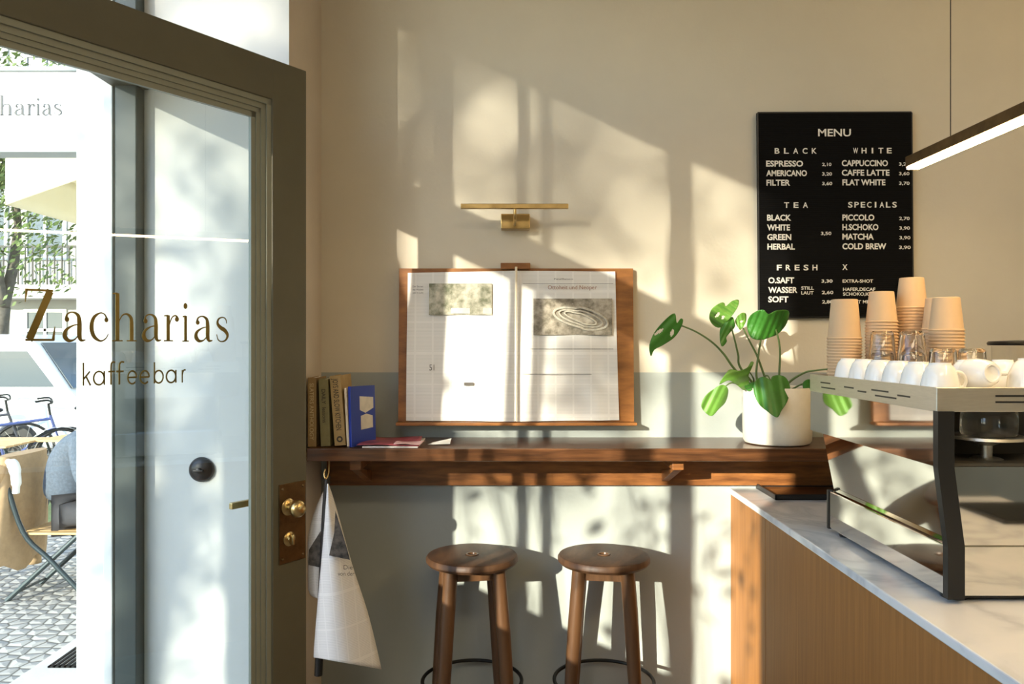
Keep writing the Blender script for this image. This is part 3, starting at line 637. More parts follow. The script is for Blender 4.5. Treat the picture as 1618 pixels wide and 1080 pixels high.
# ------------------------------------------------------------------ potted monstera
PX, PY = .952, 2.86
pp = thing('potted_monstera', 'potted monstera plant in a cream ceramic pot on the bar', 'potted plant', (PX, PY, BZ))
m = MB(); m.lathe([(.002, 0), (.100, 0), (.112, .004), (.118, .014), (.120, .06), (.1215, .197), (.119, .202), (.115, .198), (.113, .17), (.002, .168)], (PX, PY, BZ+.0005), 56); m.build('pot', CERAM, pp, smooth=40)
m = MB(); m.lathe([(.002, .180), (.06, .178), (.1125, .172), (.1125, .165), (.002, .165)], (PX, PY, BZ), 40); m.build('soil', SOIL, pp, smooth=True)
c8 = lambda x, y: (1000+x/3.175, 450+y/3.175)                           # plant outline notes
def leaf(pts, y, base, tip, gy=(0, 0), curl=.02, mt_=LEAF, holes=()):
    P2 = [Vector(c8(*p)) for p in pts]; sm = crv([Vector((p.x, p.y, 0)) for p in P2], 4, closed=True)
    out = [Vector((p.x, p.y)) for p in sm]
    cx, cy = sum(p.x for p in out)/len(out), sum(p.y for p in out)/len(out)
    b0, t0 = Vector(c8(*base)), Vector(c8(*tip)); ax = (t0-b0); ln = ax.length; ax.normalize(); nx_ = Vector((-ax.y, ax.x))
    inner = []
    x0, x1, y0, y1 = min(p.x for p in out), max(p.x for p in out), min(p.y for p in out), max(p.y for p in out)
    st_ = max(1.6, (x1-x0)/26); xx = x0
    while xx < x1:
        yy = y0
        while yy < y1: inner.append(Vector((xx+random.uniform(-.3, .3), yy+random.uniform(-.3, .3)))); yy += st_
        xx += st_
    mid = [b0+ax*ln*i/10 for i in range(11)]
    n0 = len(out); V2 = out+inner+mid
    E = [(i, (i+1) % n0) for i in range(n0)]
    r = mgeo.delaunay_2d_cdt(V2, E, [], 1, .01)
    vs = []
    for p in r[0]:
        d = Vector((p[0], p[1]))-b0; a_ = d.dot(ax)/ln; q_ = d.dot(nx_)/ln
        yy = y+gy[0]*(p[0]-cx)/100+gy[1]*(p[1]-cy)/100-curl*(1-abs(q_)*2.2)*1.0+.35*curl*math.sin(a_*3)+.004*math.sin(q_*26)*min(1, abs(q_)*4)
        vs.append(px(p[0], p[1], yy))
    fs = []
    for f in r[2]:
        c_ = sum((Vector(r[0][i]) for i in f), Vector((0, 0)))/len(f)
        if any(((c_.x-c8(*h[:2])[0])*math.cos(h[4])+(c_.y-c8(*h[:2])[1])*math.sin(h[4]))**2/(h[2]/3.175)**2+(-(c_.x-c8(*h[:2])[0])*math.sin(h[4])+(c_.y-c8(*h[:2])[1])*math.cos(h[4]))**2/(h[3]/3.175)**2 < 1 for h in holes): continue
        fs.append(tuple(f))
    q_ = MB(); q_.add(vs, fs); return q_.build('leaf', mt_, pp, smooth=True, solid=.0016)
random.seed(2)
leaf([(90, 357), (83, 300), (110, 235), (165, 172), (210, 142), (220, 190), (240, 168), (252, 178), (238, 220), (205, 265), (150, 302), (108, 325)], 2.80, (245, 200), (92, 352), (.10, .06), .015, LEAF, [(130, 235, 27, 8, -.6), (197, 240, 9, 19, .2)])
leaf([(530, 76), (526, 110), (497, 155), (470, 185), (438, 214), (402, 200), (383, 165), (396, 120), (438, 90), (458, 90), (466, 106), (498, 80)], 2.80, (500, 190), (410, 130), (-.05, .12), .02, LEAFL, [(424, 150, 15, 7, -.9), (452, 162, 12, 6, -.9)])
leaf([(440, 215), (470, 180), (500, 160), (512, 205), (490, 235), (468, 262), (470, 285), (446, 308), (436, 262)], 2.815, (505, 185), (445, 300), (.10, 0), .012, LEAF)
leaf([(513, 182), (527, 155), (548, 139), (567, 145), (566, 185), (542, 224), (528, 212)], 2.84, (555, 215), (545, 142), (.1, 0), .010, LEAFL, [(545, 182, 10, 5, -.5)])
leaf([(573, 205), (584, 160), (618, 132), (655, 124), (680, 146), (720, 128), (781, 130), (772, 190), (732, 242), (690, 262), (640, 276), (592, 262)], 2.83, (668, 165), (625, 272), (.02, .10), .02, LEAF)
leaf([(605, 525), (615, 480), (650, 460), (680, 470), (692, 478), (700, 458), (735, 452), (770, 468), (790, 520), (772, 588), (745, 630), (724, 664), (680, 638), (628, 592)], 2.735, (692, 475), (722, 660), (.04, -.10), .018, LEAF)
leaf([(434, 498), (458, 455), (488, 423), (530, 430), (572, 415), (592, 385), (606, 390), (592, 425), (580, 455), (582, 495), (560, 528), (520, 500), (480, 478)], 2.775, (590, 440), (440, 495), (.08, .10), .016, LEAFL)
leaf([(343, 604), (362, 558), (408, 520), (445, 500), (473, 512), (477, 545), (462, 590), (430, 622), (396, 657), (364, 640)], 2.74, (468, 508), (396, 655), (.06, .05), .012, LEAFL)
leaf([(852, 500), (862, 480), (888, 474), (890, 510), (880, 542), (862, 540)], 2.78, (868, 480), (870, 538), (0, 0), .006, LEAF)
leaf([(560, 500), (600, 488), (622, 500), (610, 525), (575, 530)], 2.80, (620, 500), (562, 515), (0, .1), .006, LEAF)
def stemline(pts, y0, y1, r=.0035):
    P = [px(*c8(*p), y0+(y1-y0)*i/(len(pts)-1)) for i, p in enumerate(pts)]; P.append(Vector((PX+(P[-1].x-PX)*.35, PY, BZ+.172)))
    q_ = MB(); C_ = crv(P, 8); q_.tube(C_, [r*(.75+.6*i/len(C_)) for i in range(len(C_))], 8); return q_.build('stem', STEM, pp, smooth=True)
stemline([(243, 203), (318, 235), (395, 285), (455, 345), (518, 430)], 2.80, 2.83)
stemline([(492, 205), (512, 280), (528, 350), (543, 420)], 2.81, 2.85)
stemline([(552, 215), (590, 290), (625, 360), (662, 462)], 2.845, 2.86)
stemline([(664, 170), (645, 260), (630, 350), (622, 470)], 2.845, 2.85)
stemline([(700, 180), (725, 250), (738, 330), (734, 450)], 2.85, 2.87)
stemline([(985, 421), (920, 428), (860, 440), (785, 487)], 2.80, 2.85)
stemline([(866, 490), (830, 505), (788, 530)], 2.79, 2.83)
stemline([(690, 476), (675, 455), (660, 470)], 2.745, 2.83, .003)
stemline([(466, 506), (500, 490), (560, 510), (600, 530)], 2.745, 2.83, .003)
stemline([(588, 440), (605, 470), (615, 510)], 2.775, 2.84, .003)
# ------------------------------------------------------------------ espresso machine on the counter
em = thing('espresso_machine', 'mirror steel espresso machine with black corner posts on the marble counter', 'espresso machine', (1.25, 2.05, CT))
MX, MR, MY, MB1, MB2 = .907, 1.60, 1.70, 2.33, 2.42
Z1, Z2, Z3, Z4 = 1.015, 1.183, 1.301, 1.353
m = MB(); m.bbox(.927, MR, MY, MB1, CT+.014, Z1, .0025); m.build('base_panel', STEEL, em)
m = MB(); m.prism([(MX+.002, MY+.004, Z2), (MR, MY+.004, Z2), (MR, MY+.004, Z1), (.942, MY+.004, Z1)], (0, MB1-MY-.006, 0)); m.build('waist_panel', STEEL, em)
m = MB(); m.prism([(MX, MY, Z2), (MX, MB2, Z2), (MX, MB2, Z3), (MX, MY, Z3)], (.016, 0, 0)); m.build('side_mirror', STEEL, em)
m = MB(); m.box(MX+.017, MR, MY+.16, MB2-.002, Z2+.001, Z3); m.box(MX+.017, MR, MY+.01, MY+.16, Z2+.0005, Z2+.006); m.build('recess', DARKIN, em)
m = MB()                                                                # cup rail: four walls and the warming plate
m.bbox(MX-.002, MX+.004, MY-.002, MB2, Z3, Z4, .0015); m.bbox(MR-.006, MR, MY-.002, MB2, Z3, Z4, .0015)
m.bbox(MX-.0015, MR, MY-.003, MY+.004, Z3+.0003, Z4, .0015); m.bbox(MX-.0015, MR, MB2-.006, MB2, Z3+.0003, Z4, .0015); m.box(MX+.004, MR-.006, MY+.004, MB2-.006, Z3+.001, 1.335)
m.build('cup_rail', STEELB, em)
m = MB()
for y, z, l in ((2.30, 1.332, .07), (2.28, 1.318, .10), (2.14, 1.328, .06), (2.06, 1.322, .05), (1.96, 1.330, .09), (1.93, 1.317, .11), (1.84, 1.325, .06)): m = MB(); m.bbox(MX-.0028, MX-.001, y-l/2, y+l/2, z-.002, z+.002, .0005); m.build('vent_slot', BLK, em)
for x, z, l in ((1.08, 1.335, .10), (1.08, 1.322, .10), (1.30, 1.335, .12), (1.30, 1.322, .12)): m = MB(); m.bbox(x-l/2, x+l/2, MY-.0042, MY-.002, z-.002, z+.002, .0005); m.build('vent_slot', BLK, em)
m = MB(); T0 = .012
m.prism([(MX-.004, MY-.012, Z3+.002), (.938, MY-.012, Z3+.002), (.938, MY-.012, Z2), (.960, MY-.012, Z1), (.960, MY-.012, CT+.010), (.924, MY-.012, CT+.010), (.924, MY-.012, Z1), (MX-.004, MY-.012, Z2)], (0, .020, 0))
m.build('corner_post', BLK, em)
m = MB(); m.bbox(.924, .94, MB1-.004, MB1+.01, CT+.01, Z1+.003, .002); m.build('rear_post', BLK, em)
for x, y in ((.965, MY+.04), (.965, MB1-.05), (1.55, MY+.04), (1.55, MB1-.05)):
    m = MB(); m.lathe([(.026, 0), (.028, .004), (.026, .0145), (.002, .0145)], (x, y, CT), 20); m.build('foot', BLK, em, smooth=40)
m = MB(); m.box(.945, MR-.01, MY+.012, MB1-.01, CT+.006, CT+.0142); m.build('base_plate', BLK, em)
gx = 1.063
m = MB(); m.lathe([(.052, Z3-.0005), (.056, Z3-.006), (.058, Z2+.066), (.054, Z2+.060), (.002, Z2+.060)], (gx, MY+.075, 0), 32); m.build('glass_cylinder', TUMB, em, smooth=40)
m = MB(); m.lathe([(.002, Z2+.058), (.080, Z2+.058), (.082, Z2+.052), (.030, Z2+.044), (.013, Z2+.036), (.012, Z2+.012), (.030, Z2+.008), (.034, Z2+.006), (.002, Z2+.006)], (gx, MY+.085, 0), 32); m.build('group_stem', STEELB, em, smooth=40)
mt_ = MB(); mt_.bbox(1.50, 1.74, .70, .98, CT+.0005, CT+.012, .003)
for i in range(14): mt_.bbox(1.51, 1.73, .712+i*.019, .722+i*.019, CT+.012, CT+.015, .001)
tag(mt_.build('tamping_mat', BLK), 'black ribbed tamping mat lying on the barista side of the marble counter', 'mat')

# grinder behind the machine
gr = thing('coffee_grinder', 'coffee grinder with clear hopper and flat black lid behind the machine', 'coffee grinder', (1.66, 2.575, CT))
gc = (1.66, 2.575, 0)
m = MB(); m.bbox(1.575, 1.745, 2.50, 2.66, CT+.001, 1.19, .02, seg=3); m.lathe([(.06, 1.18), (.055, 1.225), (.002, 1.225)], gc, 24); m.build('body', BLK, gr, smooth=40)
m = MB(); m.lathe([(.050, 1.226), (.062, 1.25), (.094, 1.36), (.096, 1.437)], gc, 36, caps=False); m.build('hopper', pane_mat('clear_plastic', (.96, .95, .92), .06), gr, smooth=40)
m = MB(); m.lathe([(.048, 1.227), (.058, 1.25), (.075, 1.31), (.002, 1.325)], gc, 30); m.build('coffee_beans', mat('roasted_beans', (.035, .015, .007), .4, var=.6, scale=80, bump=.8, bscale=90), gr)
m = MB(); m.lathe([(.002, 1.439), (.106, 1.439), (.109, 1.446), (.104, 1.452), (.03, 1.456), (.002, 1.456)], gc, 40); m.build('lid', BLK, gr, smooth=40)

# paper cups, upside down in nested stacks
TOPZ = 1.3355
def make_cup(rr, rb, h):
    t = thing('paper_cup', 'kraft paper cup', 'paper cup', (0, 0, 0))
    n = 32; m = MB()
    m.lathe([(rr-.0008, .0), (rr+.0019, .0012), (rr+.0019, .0036), (rr-.001, .0050), (rb, h-.001), (rb-.002, h), (rb-.004, h-.004), (.001, h-.005)], n=n, caps=False); m.build('cup_wall', KRAFT, t, smooth=45)
    return t
def cup_stack(proto, x, y, count, where, pitch, group, top_label):
    for i in range(count):
        c = copy_tree(proto); k = count-1-i
        c.location = (x, y, TOPZ+i*pitch); c.rotation_euler.z = .4
        c['group'] = group; c['label'] = top_label if k == 0 else f'kraft paper cup, {ORD[k]} from the top in the {where}'
        if k == 1: c['label'] = f'kraft paper cup just under the topmost one, {where}'
big, small = make_cup(.0475, .0368, .117), make_cup(.0435, .0335, .0905)
cup_stack(big, .985, 2.36, 15, 'large stack beside the plant', .0088, 'kraft cups stacked beside the plant', 'large kraft paper cup topping the stack beside the plant')
cup_stack(small, 1.081, 2.33, 20, 'second stack from the plant', .0090, 'kraft cups in the second stack', 'kraft paper cup topping the second stack from the plant')
cup_stack(small, 1.184, 2.36, 25, 'tallest stack of cups', .0089, 'kraft cups in the tallest stack', 'kraft paper cup topping the tallest stack')
cup_stack(small, 1.172, 2.15, 17, 'front right stack', .0090, 'kraft cups in the near right stack', 'kraft paper cup topping the front right stack')
cup_stack(small, 1.213, 2.265, 17, 'half hidden stack', .0093, 'kraft cups in the half hidden stack', 'kraft paper cup topping the half hidden stack behind the front right one')
for p in (big, small):
    for ch in children(p): bpy.data.objects.remove(ch)
    bpy.data.objects.remove(p)

def make_glass(name, r0, r1, h, x, y, z, label, group):                 # tumbler upside down: rim r0 below, base r1 above
    t = thing(name, label, 'glass', (x, y, z), 0, group); m = MB(); th = .0028
    m.lathe([(r0, 0), (r0-.0005, .002), (r1+.001, h-.006), (r1-.003, h), (.001, h-.001), (.001, h-.009), (r1-th-.002, h-.011), (r0-th, .002), (r0-th+.001, 0), (r0, 0)], (x, y, z), 28, caps=False)
    m.build('glass_wall', TUMB, t, smooth=50); return t
GG = 'clear tumblers upside down on the machine'
def at_y(u, y): return (u-809)/F*y
make_glass('tumbler', .037, .029, .085, at_y(1394, 2.25), 2.25, TOPZ, 'lower clear tumbler of the pair before the second cup stack', GG)
make_glass('tumbler', .037, .029, .085, at_y(1394, 2.25), 2.25, TOPZ+.060, 'upper clear tumbler of the pair before the second cup stack', GG)
make_glass('tumbler', .038, .029, .088, at_y(1441, 2.12), 2.12, TOPZ, 'lower clear tumbler of the pair before the tallest cup stack', GG)
make_glass('tumbler', .038, .029, .088, at_y(1441, 2.12), 2.12, TOPZ+.055, 'upper clear tumbler of the pair before the tallest cup stack', GG)
make_glass('tumbler', .036, .030, .098, at_y(1490, 2.03), 2.03, TOPZ, 'single clear tumbler before the front right cup stack', GG)
make_glass('tumbler', .036, .030, .098, at_y(1536, 2.03), 2.03, TOPZ, 'single clear tumbler standing nearest the grinder lid', GG)

def make_china(label, r, h, x, y, lie=False, rz=0.0, z=TOPZ):           # porcelain cup upside down, or lying on its side
    t = thing('coffee_cup', label, 'cup', (x, y, z), 0, 'white coffee cups on the machine')
    T = Matrix.Translation((x, y, z)) @ Matrix.Rotation(rz, 4, 'Z')
    if lie: T = Matrix.Translation((x, y, z+r*1.12)) @ Matrix.Rotation(rz, 4, 'Z') @ Matrix.Rotation(PI/2-.12, 4, 'X') @ Matrix.Translation((0, 0, -h*.5))
    m = MB(); m.lathe([(r, 0), (r+.0005, .0015), (r-.0015, h*.3), (r-.005, h*.58), (r*.74, h*.82), (r*.62, h*.91), (r*.56, h*.94), (r*.55, h), (r*.44, h), (r*.42, h-.004), (.001, h-.005)], n=36, T=T, caps=False)
    m.lathe([(r-.003, .001), (r-.005, h*.3), (r*.60, h*.78), (.001, h*.86)], n=36, T=T, caps=False); m.build('cup_body', PORC, t, smooth=50)
    m = MB(); m.tube(crv([(r-.005, 0, h*.22), (r+.014, 0, h*.20), (r+.022, 0, h*.42), (r+.010, 0, h*.66), (r-.014, 0, h*.70)], 5), .0042, 8, T=T); m.build('handle', PORC, t, smooth=True)
    return t
for lab, y, r_ in (('white cup at the plant end, before the large cup stack', 2.262, .040), ('white cup second from the plant end of the rail', 2.165, .041), ('white cup third from the plant end of the rail', 2.068, .041),
                   ('white cup fourth from the plant end of the rail', 1.971, .041), ('white cup second from the corner above the black post', 1.876, .041), ('white cup standing on the rail corner above the black post', 1.781, .041)):
    make_china(lab, r_, .068, .957, y, rz=random.uniform(-.15, .15))
make_china('white cup behind the cup lying on its side', .042, .072, 1.088, 1.90, rz=1.2)
make_china('white cup lying on its side with its foot ring showing', .038, .062, 1.055, 1.785, lie=True, rz=.15)
make_china('white cup before the tumbler nearest the grinder', .040, .072, 1.18, 1.915, rz=.5)
make_china('large white cup above the vent slots, the nearer of two', .053, .078, 1.168, 1.785, rz=1.5)
make_china('large white cup at the picture edge beneath the grinder lid', .053, .078, 1.282, 1.80, rz=.9)
make_china('white cup in the second row beneath the grinder hopper', .040, .070, 1.275, 1.93, rz=2.0)

# ------------------------------------------------------------------ outside: ground, houses, trees
GZ = -.25
COB = bpy.data.materials.new('cobble_stones'); COB.use_nodes = True
def _cob():
    nt = COB.node_tree; b_ = nt.nodes['Principled BSDF']; b_.inputs['Roughness'].default_value = .8
    tc = nt.nodes.new('ShaderNodeTexCoord'); v = nt.nodes.new('ShaderNodeTexVoronoi'); v.feature = 'DISTANCE_TO_EDGE'; v.inputs['Scale'].default_value = 11; v.inputs['Randomness'].default_value = .55
    v2 = nt.nodes.new('ShaderNodeTexVoronoi'); v2.inputs['Scale'].default_value = 11; v2.inputs['Randomness'].default_value = .55
    r = nt.nodes.new('ShaderNodeValToRGB'); r.color_ramp.elements[0].position = .02; r.color_ramp.elements[0].color = (.13, .12, .10, 1); r.color_ramp.elements[1].position = .10; r.color_ramp.elements[1].color = (.46, .44, .40, 1)
    mx = nt.nodes.new('ShaderNodeMix'); mx.data_type = 'RGBA'; mx.blend_type = 'MULTIPLY'; mx.inputs[0].default_value = .3
    bp = nt.nodes.new('ShaderNodeBump'); bp.inputs['Strength'].default_value = .8; bp.inputs['Distance'].default_value = .03
    for n_ in (v, v2): nt.links.new(tc.outputs['Object'], n_.inputs['Vector'])
    nt.links.new(v.outputs['Distance'], r.inputs[0]); nt.links.new(r.outputs[0], mx.inputs[6]); bw = nt.nodes.new('ShaderNodeRGBToBW'); nt.links.new(v2.outputs['Color'], bw.inputs[0]); nt.links.new(bw.outputs[0], mx.inputs[7]); nt.links.new(mx.outputs[2], b_.inputs[0])
    nt.links.new(v.outputs['Distance'], bp.inputs['Height']); nt.links.new(bp.outputs[0], b_.inputs['Normal'])
_cob()
b = MB(); b.box(-40, -2.5, -30, 40, GZ-.3, GZ); struct('ground_cobbles', b, COB)
b = MB(); b.box(-2.5, XO, -30, 40, GZ-.3, GZ+.003); struct('ground_pavement', b, mat('pale_granite_slabs', (.55, .53, .49), .8, var=.12, scale=5, bump=.1))
b = MB(); b.box(-30, -4.3, 6.55, 8.9, GZ, GZ+.012); struct('ground_lawn', b, mat('worn_grass', (.12, .21, .07), .95, col2=(.22, .25, .12), scale=9, bump=.6))
gt = MB(); gx0, gy0 = -2.42, 4.15
gt.box(gx0, gx0+.30, gy0, gy0+.02, GZ+.003, GZ+.011); gt.box(gx0, gx0+.30, gy0+.28, gy0+.30, GZ+.003, GZ+.011)
for i in range(11): gt.box(gx0+.028*i, gx0+.028*i+.013, gy0, gy0+.30, GZ+.0035, GZ+.011)
tag(gt.build('drain_grate', BLKM), 'iron drain grate in the pavement slabs outside the door', 'grate')

def foliage(mb, c, rad, n, size, shell=.5, clump=0):
    cl = [Vector([random.gauss(0, .45)*rad[k] for k in range(3)]) for _ in range(clump)] if clump else None
    for _ in range(n):
        if cl: v = random.choice(cl)+Vector([random.gauss(0, .16)*rad[k] for k in range(3)])
        else:
            d = Vector((random.gauss(0, 1), random.gauss(0, 1), random.gauss(0, 1))).normalized(); r = random.random()**shell; v = Vector((d.x*rad[0]*r, d.y*rad[1]*r, d.z*rad[2]*r))
        p = Vector(c)+v; a = Vector((random.gauss(0, 1), random.gauss(0, 1), random.gauss(0, 1))).normalized(); t = a.orthogonal().normalized(); b_ = a.cross(t); s_ = size*random.uniform(.6, 1.3)
        mb.add([p, p+(t+b_*.45)*s_*.5, p+t*s_*1.05, p+(t-b_*.45)*s_*.5], [(0, 1, 2, 3)])
def branch(mb, p, d, L_, r, depth):
    q_ = p+d*L_; mid = p.lerp(q_, .5)+Vector((random.uniform(-.08, .08), random.uniform(-.08, .08), random.uniform(-.03, .08)))*L_
    mb.tube(crv([p, mid, q_], 4), [r*(1-.045*i) for i in range(9)], 8)
    if depth:
        for _ in range(3):
            nd = (d+Vector((random.uniform(-1, 1), random.uniform(-1, 1), random.uniform(-.35, .7)))*.75).normalized(); branch(mb, q_, nd, L_*random.uniform(.55, .8), r*.58, depth-1)
def tree(label, x, y, h, crown, rad, n, size, r=.16, clump=0, group=None, shell=.5, depth=3):
    t = thing('street_tree', label, 'tree', (x, y, GZ), 0, group)
    m_ = MB(); branch(m_, Vector((x, y, GZ-.02)), Vector((.03, 0, 1)).normalized(), h, r, depth); m_.build('trunk', BARK, t, smooth=True)
    m_ = MB(); foliage(m_, crown, rad, n, size, shell, clump); tag(m_.build('foliage', TREELEAF, t, fix=False), kind='stuff'); return t
random.seed(21)
tree('leafy tree with crooked branches beyond the bicycles', -8.5, 13.2, 2.3, (-8.4, 12.9, 4.3), (2.5, 1.0, 2.3), 6500, .115, .17)
# unseen trees up-sun: tall one dapples the wall, smaller two added for shade
def up_sun(y0, z0, L_): return Vector((XF-.66*L_, y0-L_, z0+.305*L_))
c = up_sun(.9, 3.2, 16); tree('tall street tree on the sunny side of the shopfront', up_sun(1.9, 3.2, 16).x, up_sun(1.9, 3.2, 16).y, c.z-GZ-.1, c, (3.2, 3.2, .95), 5600, .15, .13, clump=170, depth=0)
c = up_sun(2.42, 1.15, 9); tree('young street tree in line with the open door', c.x, c.y, c.z-GZ+.2, c, (.50, .50, 1.25), 540, .12, .04, depth=0)  # added out of view: its leaves dim the sunlit door reveal
c = up_sun(.66, 2.04, 8); tree('small ball-headed street tree on the terrace edge', c.x, c.y, c.z-GZ-.1, c, (.19, .19, .24), 330, .08, .025, depth=0)  # added soft sun blocker: its crown shades the newspaper's right page
# planters with thin shrubs before the windows
for (y0, z0, L_, h_, nl), lab in zip(((.75, 1.45, 1.7, .45, 30), (-.05, 1.5, 1.6, .5, 44), (1.36, 1.6, 3.2, .4, 18)), ('tall planter shrub before the middle window', 'tall planter shrub before the window farthest from the door', 'small planter shrub nearest the door')):
    c = up_sun(y0, z0, L_); t = thing('planter_shrub', lab, 'shrub', (c.x, c.y, GZ), 0, 'shrubs in planters before the shop')
    m = MB(); m.lathe([(.002, 0), (.17, 0), (.22, .45), (.20, .45), (.19, .40), (.002, .40)], (c.x, c.y, GZ+.003), 24); m.build('planter', mat('zinc_planter', (.3, .31, .31), .5, .6), t, smooth=40)
    m = MB()
    for k in range(7):
        a = random.uniform(0, 6.3); e = c+Vector((.3*math.cos(a), .3*math.sin(a), random.uniform(-.1, h_)))
        m.tube(crv([(c.x, c.y, GZ+.4), (c.x+.05*math.cos(a), c.y+.05*math.sin(a), .7), e], 6), .004, 5)
    m.build('stem', BARK, t); m = MB(); foliage(m, c, (.33, .42, h_), nl, .085, .6); tag(m.build('foliage', LEAF, t, fix=False), kind='stuff')
c = up_sun(1.86, 1.0, 3.0)  # added sun blocker, out of view: keeps the wall left of the newspaper shaded
pr = thing('added_parasol', 'closed cream parasol on the terrace before the shop', 'parasol', (c.x, c.y, GZ))
m = MB(); m.lathe([(.25, 0), (.25, .06), (.03, .08), (.024, .10), (.024, 3.1), (.002, 3.12)], (c.x, c.y, GZ), 24); m.build('pole', BLKM, pr, smooth=40)
m = MB(); m.lathe([(.06, .85), (.17, 1.0), (.165, 2.0), (.15, 2.9), (.03, 3.32), (.002, 3.34)], (c.x, c.y, GZ), 28, caps=False); m.build('folded_canopy', CREAMB, pr, smooth=40)

# house across the square
HX0, HX1, HY = -16, -4.6, 17.0
hs = thing('townhouse', 'pale old townhouse with white windows behind the trees', 'building', ((HX0+HX1)/2, HY, GZ))
HW = mat('grey_beige_stucco', (.46, .44, .38), .9, var=.1, scale=2); WG = mat('dark_window_glass', (.10, .12, .13), .1)
m = MB(); m.box(HX0, HX1, HY, HY+8, GZ, 11); m.build('wall', HW, hs)
m = MB(); m.box(HX0, HX1, HY-.7, HY, 2.35, 2.62); m.build('balcony_slab', mat('pale_ledge', (.55, .53, .48), .8), hs)
m = MB(); m.box(HX0, HX1, HY-.68, HY-.64, 3.38, 3.43)
for i in range(76): m.box(HX0+.15*i, HX0+.15*i+.025, HY-.67, HY-.645, 2.62, 3.4)
m.build('balcony_railing', BLKM, hs)
for i in range(9):
    for z0, z1 in ((.9, 2.15), (3.2, 5.2), (6.4, 8.2)):
        x0 = HX0+.6+i*1.25; fr = MB(); w_ = .9
        for a in ((x0, x0+.07, z0, z1), (x0+w_-.07, x0+w_, z0, z1), (x0+.07, x0+w_-.07, z1-.07, z1), (x0+.07, x0+w_-.07, z0, z0+.07), (x0+w_/2-.03, x0+w_/2+.03, z0+.07, z1-.07), (x0+.07, x0+w_-.07, z0+(z1-z0)*.62, z0+(z1-z0)*.62+.06)): fr.box(a[0], a[1], HY-.04, HY+.02, a[2], a[3])
        f_ = fr.build('window', REVEAL, hs); g_ = MB(); g_.box(x0+.05, x0+w_-.05, HY-.012, HY+.01, z0+.05, z1-.05); g_.build('pane', WG, f_)

# white van
vn = thing('van', 'white delivery van with side louvres parked behind the bicycles', 'van', (-8.1, 11.0, GZ))
VW = mat('white_van_paint', (.80, .80, .78), .3, coat=.3); y0, y1 = 10.3, 11.9
prof = [(-10.2, .32), (-10.25, 1.0), (-10.1, 1.62), (-9.8, 1.80), (-6.72, 1.80), (-6.45, 1.70), (-6.02, 1.08), (-5.88, .95), (-5.85, .42), (-5.95, .32)]
m = MB(); m.prism([(x, y0, GZ+z) for x, z in prof], (0, y1-y0, 0)); bo = m.build('body', VW, vn, fix=True); bv = bo.modifiers.new('edge', 'BEVEL'); bv.width = .06; bv.segments = 3; bv.limit_method = 'ANGLE'
m = MB(); m.prism([(-6.95, y0-.006, GZ+1.12), (-6.95, y0-.006, GZ+1.58), (-6.55, y0-.006, GZ+1.58), (-6.20, y0-.006, GZ+1.12)], (0, .03, 0)); m.build('cab_window', WG, vn)
m = MB(); m.add([(-6.43, y0+.10, GZ+1.69), (-6.43, y1-.10, GZ+1.69), (-6.005, y1-.08, GZ+1.10), (-6.005, y0+.08, GZ+1.10)], [(0, 1, 2, 3)]); m.build('windscreen', WG, vn, solid=.012)
for yy in (y0+.22, y1-.22):
    m = MB(); m.lathe([(.002, .02), (.07, .015), (.09, 0), (.09, -.04), (.002, -.04)], n=20, T=Matrix.Translation((-5.855, yy, GZ+.78)) @ Matrix.Rotation(PI/2, 4, 'Y')); m.build('headlight', STEELB, vn, smooth=40)
m = MB(); m.bbox(-5.88, -5.80, y0+.02, y1-.02, GZ+.34, GZ+.48, .02); m.build('bumper', BLK, vn)
m = MB()
for i in range(16): m.prism([(-8.45+i*.085, y0-.012, GZ+.95), (-8.41+i*.085, y0-.012, GZ+.95), (-8.50+i*.085, y0-.012, GZ+1.45), (-8.54+i*.085, y0-.012, GZ+1.45)], (0, .02, 0))
m.build('louvres', mat('grey_louvre', (.32, .33, .33), .5), vn)
m = MB(); m.bbox(-10.2, -6.4, y0-.012, y0+.01, GZ+.66, GZ+.70, .004); m.build('trim_line', STEELB, vn)
for x in (-9.4, -6.7):
    m = MB(); T = Matrix.Translation((x, y0-.01, GZ+.33)) @ Matrix.Rotation(PI/2, 4, 'X'); m.lathe([(.002, .02), (.17, .03), (.19, .05), (.30, .05), (.33, .0), (.33, -.18), (.002, -.18)], n=28, T=T); m.build('wheel', BLK, vn, smooth=40)

vn.location.x += .28
